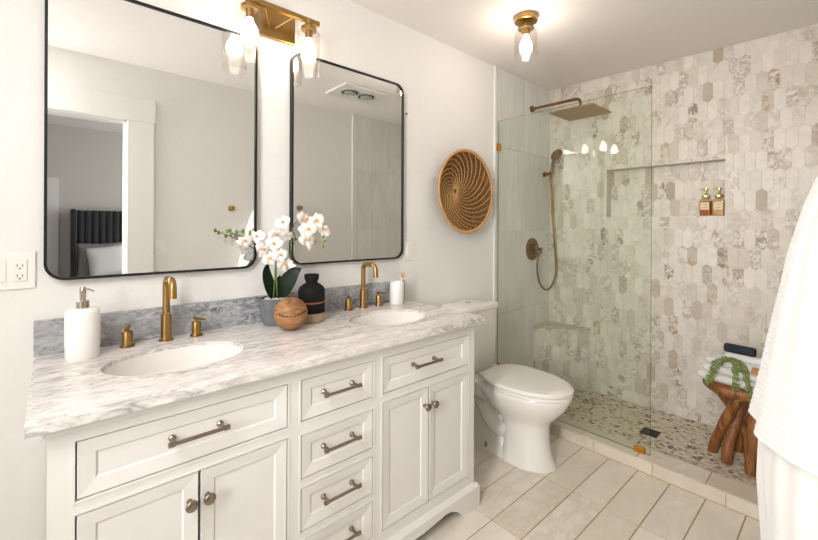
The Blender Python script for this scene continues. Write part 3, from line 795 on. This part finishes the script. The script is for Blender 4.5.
# woven basket
bx, by, bz, BR = .012, 2.03, 1.527, .268
t = thing('wall_basket', (0, by, bz), 'round woven brown basket with swirling pale ribs hung on the wall', 'basket')
def bprof(r):  # depth of the bowl at radius r (0..1)
    return .012 + .06 * r ** 2.2
bm = BM(); N = 72; rings = []
rr_ = [i / 40 for i in range(1, 41)]
for k_, r in enumerate(rr_):
    wob = .0022 * (k_ % 2)
    rings.append([bm.verts.new((bprof(r) + wob, by + BR * .97 * r * cos(2 * PI * k / N), bz + BR * .97 * r * sin(2 * PI * k / N))) for k in range(N)])
for a, b in zip(rings, rings[1:]):
    for k in range(N): bm.faces.new((a[k], a[(k + 1) % N], b[(k + 1) % N], b[k]))
bm.faces.new(rings[0])
bmesh.ops.solidify(bm, geom=list(bm.faces), thickness=.007)
obj('woven_bowl', fixn(bm), M['basket'], t, True, 50)
bm = BM()
off_y, off_z = -.055, .0
for s in range(24):
    pts = []
    for k in range(20):
        r = .06 + .9 * k / 19; a = 2 * PI * s / 24 + 1.9 * (1 - r) ** 1.0 * -1.0
        sh = (1 - r) ** 1.2
        y = by + BR * .97 * r * cos(a) + off_y * sh; z = bz + BR * .97 * r * sin(a) + off_z * sh
        rr2 = math.hypot(y - by, z - bz) / (BR * .97)
        pts.append((bprof(rr2) + .0055, y, z))
    tube(bm, pts, .0026, 5)
obj('swirl_ribs', bm, M['rattan'], t, True)
bm = BM(); tube(bm, [(bprof(1) + .002, by + BR * .975 * cos(2 * PI * k / 72), bz + BR * .975 * sin(2 * PI * k / 72)) for k in range(72)], .0075, 10, closed=True)
for k in range(150):
    a = 2 * PI * k / 150; p = Vector((bprof(1) + .002, by + BR * .975 * cos(a), bz + BR * .975 * sin(a))); rd = Vector((0, cos(a), sin(a)))
    ring = [p + (rd * cos(q) + Vector((1, 0, 0)) * sin(q)) * .009 for q in [2 * PI * j / 7 for j in range(7)]]
    tube(bm, ring, .0022, 4, closed=True)
obj('rim', bm, M['rattan'], t, True)

# ================================================================= TOILET
tx, ty = .40, 2.045
t = thing('toilet', (tx, ty, 0), 'white elongated two-piece toilet between the vanity and shower glass', 'toilet')
def egg(cx0, xb, xf, hw, n=48, sq=2.0):
    """outline, widest a bit behind the middle; xb back, xf front"""
    out = []; xm = xb + (xf - xb) * .42
    for k in range(n):
        a = 2 * PI * k / n; c, s = cos(a), sin(a)
        p = 2.0 if c > 0 else 2.8
        x = xm + ((xf - xm) if c > 0 else (xm - xb)) * math.copysign(abs(c) ** (2 / p), c)
        y = cx0 + hw * math.copysign(abs(s) ** (2 / (2.0 if c > 0 else 2.6)), s); out.append((x, y))
    return out
def loft(bm, secs, cap=True, mi=0):
    rings = [[bm.verts.new((x, y, z)) for x, y in o_] for o_, z in secs]
    for a, b in zip(rings, rings[1:]):
        n = len(a)
        for k in range(n): bm.faces.new((a[k], a[(k + 1) % n], b[(k + 1) % n], b[k])).material_index = mi
    if cap: bm.faces.new(rings[0][::-1]); bm.faces.new(rings[-1])
    return rings
bm = BM()
secs = [(egg(ty, .36, .672, .125), 0.0), (egg(ty, .365, .668, .122), .012), (egg(ty, .385, .645, .112), .06), (egg(ty, .385, .632, .106), .14), (egg(ty, .375, .632, .105), .215), (egg(ty, .345, .65, .118), .25),
        (egg(ty, .28, .69, .148), .29), (egg(ty, .235, .728, .172), .335), (egg(ty, .215, .748, .184), .375), (egg(ty, .21, .752, .186), .392), (egg(ty, .215, .748, .182), .400)]
loft(bm, secs)
# deck under the tank
secs = [(rrect(.035, ty - .10, .33, ty + .10, .05, 6), .27), (rrect(.03, ty - .15, .33, ty + .15, .06, 6), .33), (rrect(.025, ty - .17, .34, ty + .17, .06, 6), .375), (rrect(.025, ty - .172, .34, ty + .172, .06, 6), .398)]
loft(bm, secs)
bowl = obj('bowl', fixn(bm), M['porcelain'], t, True, 55)
bm = BM()
# rear foot and the sculpted trapway
secs = [(rrect(.10, ty - .118, .45, ty + .118, .05, 6), 0), (rrect(.10, ty - .115, .45, ty + .115, .05, 6), .012), (rrect(.105, ty - .095, .45, ty + .095, .05, 6), .035), (rrect(.11, ty - .085, .42, ty + .085, .05, 6), .05), (rrect(.115, ty - .055, .40, ty + .055, .05, 6), .3)]
loft(bm, secs)
P = bez([(.44, ty, .17), (.36, ty, .13), (.29, ty, .17), (.245, ty, .24), (.18, ty, .27), (.13, ty, .2), (.13, ty, .09), (.13, ty, .03)], 8)
for s in (-1, 1):
    tube(bm, [(p[0], p[1] + s * .048, p[2]) for p in P], .05, 16)
obj('trapway', fixn(bm), M['porcelain'], t, True, 60)
bm = BM()
bm.free()
for s in (-1, 1):
    bm = BM(); lathe(bm, [(.009, .01), (.009, .03), (.006, .036), (.003, .045)], (.3, ty + s * .105, 0), 12)
    obj('bolt_cap', fixn(bm), M['nickel'], t, True, 40)
bm = BM(); loft(bm, [(egg(ty, .27, .757, .183), .401), (egg(ty, .265, .762, .187), .404), (egg(ty, .265, .762, .187), .416), (egg(ty, .27, .757, .183), .419)]); obj('seat', fixn(bm), M['porcelain'], t, True, 40)
bm = BM(); loft(bm, [(egg(ty, .262, .757, .183), .4225), (egg(ty, .257, .763, .188), .425), (egg(ty, .257, .763, .188), .436), (egg(ty, .262, .756, .183), .442), (egg(ty, .30, .70, .14), .446)]); lidp = obj('lid', fixn(bm), M['porcelain'], t, True, 40)
for s in (-1, 1):
    bm = BM(); box(bm, (.232, ty + s * .075 - .02, .399), (.268, ty + s * .075 + .02, .428), .006)
    obj('hinge', bm, M['porcelain'], lidp)
TY = 2.02
bm = BM(); loft(bm, [(rrect(.04, TY - .15, .185, TY + .15, .045), .398), (rrect(.03, TY - .165, .20, TY + .165, .045), .43), (rrect(.022, TY - .178, .205, TY + .178, .045), .6), (rrect(.02, TY - .182, .207, TY + .182, .045), .778)])
obj('tank', fixn(bm), M['porcelain'], t, True, 50)
bm = BM(); loft(bm, [(rrect(.014, TY - .188, .213, TY + .188, .05), .779), (rrect(.012, TY - .192, .217, TY + .192, .05), .786), (rrect(.012, TY - .192, .217, TY + .192, .05), .806), (rrect(.016, TY - .188, .213, TY + .188, .05), .815), (rrect(.03, TY - .17, .197, TY + .17, .05), .819)])
ld = obj('tank_lid', fixn(bm), M['porcelain'], t, True, 40)
bm = BM(); lathe(bm, [(.019, .816), (.019, .8215), (.016, .823), (.002, .823)], (.095, TY, 0), 24); obj('flush_button', fixn(bm), M['steel'], ld, True, 40)

# ================================================================= SHOWER
t = thing('shower_glass_panel', (.5, 2.4555, CZ), 'fixed clear glass shower panel with brass clips standing on the curb', 'shower panel')
bm = BM(); box(bm, (.008, 2.4505, CZ + .003), (1.003, 2.4605, 2.0655)); bm.normal_update()
for f in bm.faces: f.material_index = 0 if abs(f.normal.y) > .5 else 1
obj('glass_pane', bm, [M['glass'], M['glassedge']], t)
for z in (1.877, .285):
    bm = BM(); box(bm, (.0, 2.440, z - .025), (.022, 2.471, z + .025), .002); obj('clip', bm, M['gold'], t)
bm = BM(); box(bm, (.925, 2.440, CZ), (.978, 2.471, CZ + .028), .002); obj('clip', bm, M['gold'], t)

t = thing('rain_shower', (.0, 2.905, 2.244), 'square brass rain shower head on a long wall arm', 'shower head')
bm = BM(); lathe(bm, [(.026, 0), (.026, .012), (.017, .016), (.015, .03)], (.004, 2.905, 2.244), 24, 'x')
arm = [(.01, 2.905, 2.244), (.35, 2.905, 2.24)] + [(.365 + .035 * sin(a), 2.905, 2.205 + .035 * cos(a)) for a in [PI / 2 * k / 6 for k in range(1, 7)]] + [(.4, 2.905, 2.145)]
tube(bm, arm, .0105, 14); lathe(bm, [(.016, 2.138), (.018, 2.142), (.018, 2.155), (.012, 2.16)], (.4, 2.905, 0), 18)
obj('arm', fixn(bm), M['brassd'], t, True, 40)
bm = BM(); box(bm, (.245, 2.745, 2.125), (.56, 3.05, 2.137), .003); hd = obj('spray_head', bm, M['brass'], t)
bm = BM()
for i in range(12):
    for j in range(12): lathe(bm, [(.003, 2.1225), (.003, 2.1255)], (.27 + i * .0242, 2.77 + j * .0235, 0), 6)
obj('nozzles', fixn(bm), M['brassd'], hd)

t = thing('hand_shower', (.004, 3.10, 1.74), 'brass hand shower on wall bracket with a long looping hose', 'hand shower')
hp = Vector((.0, 3.10, 1.74))
bm = BM(); lathe(bm, [(.022, 0), (.022, .01), (.012, .014), (.012, .05)], (.004, 3.10, 1.738), 20, 'x'); tube(bm, [(.045, 3.10, 1.738), (.078, 3.10, 1.742)], .016, 14)
obj('bracket', fixn(bm), M['brassd'], t, True, 40)
bm = BM(); tube(bm, bez([(.062, 3.10, 1.70), (.07, 3.10, 1.76), (.085, 3.095, 1.82), (.11, 3.08, 1.865)], 6), [.011] * 9 + [.012] * 10, 14)
nrm = Vector((.75, -.1, -.65)).normalized(); u_, v_ = frame_of(nrm); c0 = Vector((.125, 3.075, 1.885)); rg = []
for r, h in ((.012, -.02), (.035, -.016), (.05, -.004), (.052, .004), (.046, .009), (.003, .009)):
    rg.append([bm.verts.new(c0 + nrm * h + (u_ * cos(2 * PI * k / 24) + v_ * sin(2 * PI * k / 24)) * r) for k in range(24)])
for a, b in zip(rg, rg[1:]):
    for k in range(24): bm.faces.new((a[k], a[(k + 1) % 24], b[(k + 1) % 24], b[k]))
bm.faces.new(rg[0][::-1]); bm.faces.new(rg[-1])
obj('handset', fixn(bm), M['brassd'], t, True, 40)
bm = BM(); hose = bez([(.062, 3.10, 1.70), (.075, 3.10, 1.5), (.09, 3.11, 1.2), (.10, 3.125, .95), (.085, 3.08, .82), (.065, 3.02, .795), (.05, 2.955, .86), (.045, 2.93, .97), (.05, 2.935, 1.06), (.055, 2.965, 1.10)], 12)
tube(bm, hose, [.0066 + .0008 * (i % 2) for i in range(len(hose))], 10); obj('hose', bm, M['brassd'], t, True)
t = thing('shower_valve', (.004, 2.93, 1.122), 'round dark brass shower valve plate with lever handle', 'shower valve')
bm = BM(); lathe(bm, [(.09, 0), (.09, .006), (.086, .01), (.03, .012)], (.004, 2.92, 1.122), 40, 'x'); obj('plate', fixn(bm), M['brassd'], t, True, 40)
bm = BM(); lathe(bm, [(.028, .01), (.028, .04), (.024, .044), (.002, .045)], (.004, 2.92, 1.135), 24, 'x'); tube(bm, [(.035, 2.92, 1.135), (.035, 2.87, 1.12)], [.006, .005], 10)
lathe(bm, [(.016, .01), (.016, .04), (.012, .044)], (.004, 2.92, 1.075), 20, 'x'); obj('knob', fixn(bm), M['brassd'], t, True, 40)
bm = BM(); lathe(bm, [(.018, .004), (.018, .012), (.01, .014), (.01, .05)], (.004, 2.985, 1.12), 18, 'x'); tube(bm, [(.05, 2.985, 1.13), (.055, 2.965, 1.09)], .011, 12); obj('hose_outlet', fixn(bm), M['brassd'], t, True, 40)

# drain
bm = BM(); plate(bm, rect(.835, 2.80, .93, 2.895), [rect(.843 + i * .0163, 2.808, .843 + i * .0163 + .008, 2.887) for i in range(5)], 'xy', ZS, ZS + .004); box(bm, (.837, 2.802, ZS), (.928, 2.893, ZS + .001))
tag(obj('shower_drain', bm, M['drain'], None, loc=(.88, 2.85, ZS)), 'small square black drain grate in the pebble shower floor', 'drain')

# niche bottles
def bottle(s, label, amber):
    cx_, cy_, _ = bw(s, 0, -.045); z0 = nb + .0005
    t = thing('soap_bottle', (cx_, cy_, z0), label, 'soap bottle', 'pump bottles in the shower niche')
    bm = BM(); R = .031
    secs = [(rrect(cx_ - R, cy_ - .028, cx_ + R, cy_ + .028, .008), z0), (rrect(cx_ - R, cy_ - .028, cx_ + R, cy_ + .028, .008), z0 + .105), (rrect(cx_ - R * .6, cy_ - .017, cx_ + R * .6, cy_ + .017, .008), z0 + .118), (rrect(cx_ - R * .6, cy_ - .017, cx_ + R * .6, cy_ + .017, .008), z0 + .125)]
    loft(bm, secs); b_ = obj('glass_bottle', fixn(bm), M['bottleglass'], t, True, 40)
    R = .0285; hh = .098 if not amber else .097
    bm = BM(); loft(bm, [(rrect(cx_ - R, cy_ - .0255, cx_ + R, cy_ + .0255, .007), z0 + .003), (rrect(cx_ - R, cy_ - .0255, cx_ + R, cy_ + .0255, .007), z0 + hh)])
    obj('liquid', fixn(bm), amber, b_, True, 40)
    bm = BM(); box(bm, (cx_ - .024, cy_ - .0295, z0 + .04), (cx_ + .024, cy_ - .0283, z0 + .09)); 
    lb = obj('paper_label', bm, M['label'], b_)
    bm = BM()
    for z, hw in ((.077, .017), (.072, .012), (.056, .014), (.052, .010)): box(bm, (cx_ - hw, cy_ - .0298, z0 + z), (cx_ + hw, cy_ - .0294, z0 + z + .0016))
    obj('print', bm, M['labelink'], lb)
    bm = BM(); lathe(bm, [(.022, .122), (.024, .124), (.024, .136), (.015, .141), (.009, .146), (.006, .15), (.006, .172), (.013, .174), (.013, .182), (.004, .184)], (cx_, cy_, z0), 24)
    tube(bm, [(cx_, cy_, z0 + .179), (cx_ - .034, cy_ - .006, z0 + .178)], [.005, .003], 8)
    obj('pump', fixn(bm), M['goldp'], t, True, 40)
M['amberl'] = plain('amber_soap', (176, 84, 30), .2, noise=.1); M['creaml'] = plain('peach_soap', (214, 178, 132), .25, noise=.05)
bottle(1.075, 'pump bottle of amber liquid in the niche, left of its twin', M['amberl'])
bottle(1.146, 'pump bottle of pale peach liquid against the right side of niche', M['creaml'])

# ---------------------------------------------------------------- stool with towels
sx_, sy_ = 1.335, 2.90
t = thing('teak_stool', (sx_, sy_, ZS), 'rustic teak root stool with crossed branch legs in the shower', 'stool')
bm = BM(); n = 30; rg = []
random.seed(11); wv = [1 + .05 * sin(k * 1.3) + .04 * sin(k * .7 + 1) for k in range(n)]
for z, k_ in ((.375, .86), (.385, .95), (.40, 1.0), (.425, 1.01), (.432, .97)):
    rg.append([bm.verts.new((sx_ + .185 * k_ * wv[i] * cos(2 * PI * i / n), sy_ + .15 * k_ * wv[i] * sin(2 * PI * i / n), z)) for i in range(n)])
for a, b in zip(rg, rg[1:]):
    for k in range(n): bm.faces.new((a[k], a[(k + 1) % n], b[(k + 1) % n], b[k]))
bm.faces.new(rg[0][::-1]); bm.faces.new(rg[-1]); obj('seat', fixn(bm), M['teak'], t, True, 50)
for p, r0 in (([(1.19, 2.885, ZS), (1.225, 2.85, .13), (1.275, 2.82, .27), (1.32, 2.80, .385)], .025), ([(1.272, 2.80, ZS), (1.278, 2.82, .12), (1.305, 2.87, .24), (1.345, 2.90, .385)], .026),
          ([(1.375, 2.77, ZS), (1.382, 2.775, .15), (1.385, 2.79, .28), (1.39, 2.82, .39)], .025), ([(1.36, 2.89, ZS), (1.34, 2.90, .15), (1.27, 2.92, .28), (1.21, 2.905, .385)], .024),
          ([(1.47, 2.95, ZS), (1.45, 2.93, .15), (1.44, 2.92, .28), (1.43, 2.91, .39)], .025), ([(1.29, 3.0, ZS), (1.32, 2.99, .15), (1.37, 2.97, .28), (1.40, 2.95, .385)], .022)):
    bm = BM(); P = bez(p, 6); tube(bm, P, [r0 + .002 * sin(i * .9 + p[0][0] * 9) for i in range(len(P))], 12); obj('leg', bm, M['teak'], t, True, 60)
def rolled(c, L_, r, d, label, mat, group=None, cat='towel', nm='rolled_towel', flat=1.0):
    """a towel rolled about a level axis d, spiral showing at both ends"""
    d = Vector(d).normalized(); s = d.cross(Vector((0, 0, 1))).normalized(); c = Vector(c); bm = BM(); n = 26; rg = []
    for h, k in ((-L_ / 2, .0), (-L_ / 2 + .004, .35), (-L_ / 2, .5), (-L_ / 2 + .004, .66), (-L_ / 2, .8), (-L_ / 2 + .006, 1), (-L_ / 6, 1.02), (L_ / 6, 1), (L_ / 2 - .006, 1), (L_ / 2, .8), (L_ / 2 - .004, .6), (L_ / 2, .4), (L_ / 2, .0)):
        rg.append([bm.verts.new(c + d * h + (s * cos(2 * PI * i / n) + Vector((0, 0, 1)) * sin(2 * PI * i / n) * flat) * max(.001, r * k)) for i in range(n)])
    for a, b in zip(rg, rg[1:]):
        for i in range(n): bm.faces.new((a[i], a[(i + 1) % n], b[(i + 1) % n], b[i]))
    bm.faces.new(rg[0][::-1]); bm.faces.new(rg[-1])
    o_ = obj(nm, fixn(bm), mat, None, True, 60, loc=(c.x, c.y, c.z - r * flat)); tag(o_, label, cat, group); return o_
RT = 'white towels piled on the stool'
def folded(c, sx, sy, hgt, rotz, label):
    """folded towel with soft rounded edges"""
    bm = BM(); cz = c[2]
    box(bm, (-sx / 2, -sy / 2, cz), (sx / 2, sy / 2, cz + hgt - .0008), hgt * .46, 4)
    for k in (-1, 1): tube(bm, [(-sx / 2 + .02, sy / 2 * k, cz + hgt * .42), (sx / 2 - .02, sy / 2 * k, cz + hgt * .42)], hgt * .05, 6)
    bmesh.ops.rotate(bm, cent=(0, 0, 0), matrix=Matrix.Rotation(rotz, 3, 'Z'), verts=bm.verts)
    bmesh.ops.translate(bm, vec=(c[0], c[1], 0), verts=bm.verts)
    tag(obj('folded_towel', bm, M['terry'], None, True, 60, loc=(c[0], c[1], cz)), label, 'towel', RT)
folded((1.30, 2.885, .434), .33, .17, .048, -.12, 'white folded towel at the bottom of the pile on the stool')
folded((1.31, 2.885, .483), .30, .16, .044, -.12, 'white folded towel in the middle of the pile on the stool')
folded((1.32, 2.885, .528), .29, .15, .038, -.12, 'white folded towel under the rolled cloth on the stool pile')
rolled((1.36, 2.85, .587), .21, .022, (1, -.1, 0), 'small white towel roll just below the dark navy roll', M['terry'], RT)
rolled((1.318, 2.85, .633), .135, .024, (1, -.12, 0), 'dark navy rolled cloth on top of the white towels', M['navy'], None, flat=1.0)
bm = BM(); box(bm, (1.385, 2.76, .483), (1.44, 2.80, .53), .005)
# trailing plant
t = thing('trailing_plant', (1.29, 2.79, .57), 'trailing green succulent draped over the white towels on the stool', 'plant')
bm.free(); random.seed(5)
def strand(pts, n=26):
    P = bez(pts, 8); bm = BM(); tube(bm, P, .0016, 5); L_ = len(P)
    for k in range(n):
        p = P[min(L_ - 1, int(k / n * L_))]
        for q in range(3):
            d = Vector((random.uniform(-1, 1), random.uniform(-1, .4), random.uniform(-1, .5))).normalized(); s = frame_of(d)[0]
            a, b = p, p + d * random.uniform(.010, .017); mid_ = (a + b) / 2
            up2 = d.cross(s) * .0035
            vv = [bm.verts.new(x) for x in (a, mid_ + s * .0045, b, mid_ - s * .0045, mid_ + up2, mid_ - up2)]
            for f in ((0, 1, 4), (1, 2, 4), (2, 3, 4), (3, 0, 4), (1, 0, 5), (2, 1, 5), (3, 2, 5), (0, 3, 5)): bm.faces.new([vv[i] for i in f])
    obj('strand', fixn(bm), M['vine'], t, True, 60)
for k in range(6):
    strand([(1.29 + .006 * k, 2.82, .575), (1.255 - .004 * k + .01 * sin(k), 2.79, .57), (1.225 - .004 * k, 2.775, .50 + .004 * k), (1.20 - .003 * k + .012 * sin(k * 2), 2.77, .45 - .012 * (k % 4))], 15)
for k in range(4):
    strand([(1.295 + .003 * k, 2.81, .578), (1.305 + .004 * k, 2.78, .55), (1.30 + .008 * k, 2.77, .46), (1.30 + .012 * k, 2.765, .41 - .02 * (k % 3))], 15)
for k in range(5):
    strand([(1.30 + .005 * k, 2.81, .58), (1.33 + .006 * k, 2.785, .565), (1.355 + .005 * k, 2.77, .47), (1.37 + .007 * k, 2.765, .40 - .02 * (k % 4))], 17)
for k in range(4):
    strand([(1.25 + .012 * k, 2.82, .583), (1.275 + .012 * k, 2.80, .59), (1.30 + .012 * k, 2.785, .565), (1.30 + .01 * k, 2.775, .53)], 13)
bm = BM(); plate(bm, [(1.375, .538), (1.43, .528), (1.43, .562), (1.378, .566)], [], 'xz', 2.775, 2.80)
tag(obj('bath_brush', bm, M['tan'], None, loc=(1.40, 2.787, .53)), 'small tan wooden block showing between plant and hanging towel', 'brush')

# ================================================================= HOOKS AND HANGING TOWELS
def hook(y, z, label):
    t = thing('wall_hook', (WX, y, z), label, 'hook', 'brass towel hooks')
    bm = BM(); lathe(bm, [(.024, 0), (.024, -.006), (.02, -.009), (.009, -.01), (.008, -.035), (.012, -.038), (.017, -.042), (.017, -.05), (.014, -.053), (.003, -.054)], (WX, y, z), 24, 'x'); obj('peg', fixn(bm), M['brass'], t, True, 40)
hook(1.156, 1.445, 'round brass hook nearest the doorway, left of hanging towels')
hook(1.766, 1.468, 'round brass hook nearest the shower, right of hanging towels')
hook(1.46, 1.46, 'round brass hook carrying the hanging white towels')
TY0 = 1.46
def kpx(p):
    d = at(p, 300, 0) - Vector((1.7406, .0412, 1.2978)); return -d.x / d.y
def drape(name, prof, label, rib, seed, z_scoop=.0):
    """prof: rows (z, photo column of the outline, half width)"""
    rows = []
    for z, px, a in prof:
        k = kpx(px); sup = .03 + (TY0 - .04) * k; b = math.sqrt(max(.0004, sup * sup - k * k * a * a)); rows.append((z, a, b))
    bm = BM(); N = 120; NZ = int((rows[0][0] - rows[-1][0]) / .003); rg = []
    for i in range(NZ + 1):
        z = rows[0][0] + (rows[-1][0] - rows[0][0]) * i / NZ
        for (z0, a0, b0), (z1, a1, b1) in zip(rows, rows[1:]):
            if z0 >= z >= z1 - 1e-9:
                f = (z0 - z) / (z0 - z1); a = a0 + (a1 - a0) * f; b = b0 + (b1 - b0) * f; break
        tt = i / NZ; ring = []
        for k in range(N + 1):
            an = PI * k / N; c, s = cos(an), sin(an)
            fold = 1 - .10 * min(1, tt * 2) * (.5 + .5 * sin(an * 9 + seed + 1.1 * tt)) * (.5 + .5 * sin(an * 4 + seed * 2))
            fold -= .03 * (.5 + .5 * sin(an * 23 + seed)) * (1 - tt)
            r_ = fold * (1 + (rib * sin(z * 2 * PI / .0135)))
            ring.append(bm.verts.new((WX - .008 - b * s * r_ * (.96 if True else 1), TY0 - a * c * r_, z + z_scoop * s * (i == NZ))))
        rg.append(ring)
    for p, q in zip(rg, rg[1:]):
        for k in range(N): bm.faces.new((p[k], p[k + 1], q[k + 1], q[k]))
        bm.faces.new((p[N], p[0], q[0], q[N]))
    bm.faces.new(rg[0]); 
    # turned-under hem
    hem = [bm.verts.new(((v.co.x - WX) * .9 + WX, (v.co.y - TY0) * .93 + TY0, v.co.z + .004)) for v in rg[-1]]
    for k in range(N): bm.faces.new((rg[-1][k], rg[-1][k + 1], hem[k + 1], hem[k]))
    bm.faces.new(hem)
    o_ = obj(name, fixn(bm), M['terry'], None, True, 70, loc=(WX, TY0, rows[0][0])); tag(o_, label, 'towel', 'hanging white towels'); return o_
drape('hanging_towel', [(1.50, 834, .05), (1.48, 828, .085), (1.437, 818, .13), (1.355, 800, .17), (1.24, 783, .21), (1.04, 764.5, .25), (.90, 753, .275), (.80, 744, .285)],
      'white ribbed towel on the brass hook, the upper one in front', .006, 1.3)
drape('hanging_towel', [(.80, 757, .25), (.65, 754.5, .255), (.5, 759.5, .26), (.36, 762, .262)],
      'smooth white towel showing below the ribbed towel at the right edge', 0, 4.1)

# ================================================================= BEDROOM (mirror view)
t = thing('bed', (3.3, 1.0, 0), 'bed with tall dark navy channelled headboard seen through the doorway in mirror', 'bed')
bm = BM()
for i in range(24):
    y0 = .255 + i * .067; lathe(bm, [(.034, .3), (.034, 1.455), (.03, 1.47), (.012, 1.476)], (4.33, y0 + .034, 0), 12, sx=.9, sy=1.0)
box(bm, (4.34, .2, .05), (4.40, 1.92, 1.47), .01)
box(bm, (4.10, .195, .05), (4.38, .25, 1.48), .015); box(bm, (4.10, 1.87, .05), (4.38, 1.925, 1.48), .015)
obj('headboard', fixn(bm), M['navyv'], t, True, 40)
bm = BM(); box(bm, (2.3, .28, .12), (4.28, 1.84, .34), .02); obj('bed_base', bm, M['navyv'], t)
bm = BM(); box(bm, (2.3, .28, .34), (4.27, 1.84, .6), .05, 4); obj('mattress', bm, M['duvet'], t, True)
def pillow(c, w_, h_, th_, tilt, mat, label, grp='pillows on the bed', rz=0):
    bm = BM(); n = 16; top_, bot_ = {}, {}
    for i in range(n + 1):
        for j in range(n + 1):
            a, b = i / n * 2 - 1, j / n * 2 - 1; e = (1 - a ** 4) * (1 - b ** 4); pin = 1 - .06 * (1 - abs(a)) - 0; pin2 = 1 - .06 * (1 - abs(b))
            y, z = a * w_ / 2 * pin2, b * h_ / 2 * pin
            top_[i, j] = bm.verts.new((-th_ / 2 * e ** .5, y, z)); bot_[i, j] = top_[i, j] if e < 1e-9 else bm.verts.new((th_ / 2 * e ** .5, y, z))
    for i in range(n):
        for j in range(n):
            bm.faces.new((top_[i, j], top_[i + 1, j], top_[i + 1, j + 1], top_[i, j + 1])); 
            q = (bot_[i, j], bot_[i, j + 1], bot_[i + 1, j + 1], bot_[i + 1, j])
            if len(set(q)) == 4 and not all(x in top_.values() for x in q): bm.faces.new(q)
    bmesh.ops.rotate(bm, cent=(0, 0, 0), matrix=Matrix.Rotation(rz, 3, 'X'), verts=bm.verts)
    bmesh.ops.rotate(bm, cent=(0, 0, 0), matrix=Matrix.Rotation(tilt, 3, 'Y'), verts=bm.verts)
    bmesh.ops.translate(bm, vec=c, verts=bm.verts)
    tag(obj('pillow', fixn(bm), mat, None, True, loc=c), label, 'pillow', grp)
bm = BM(); box(bm, (2.35, .24, .602), (3.95, 1.88, .70), .045, 4); tag(obj('duvet', bm, M['duvet'], None, True, loc=(3.1, 1.0, .602)), 'white duvet on the bed seen in the mirror', 'duvet')
pillow((4.16, .46, .87), .44, .46, .12, .2, M['greyp'], 'grey pillow behind the white pillow on the bed')
pillow((4.0, .52, .885), .36, .36, .12, .25, M['duvet'], 'white square pillow leaning on the grey one', rz=.12)
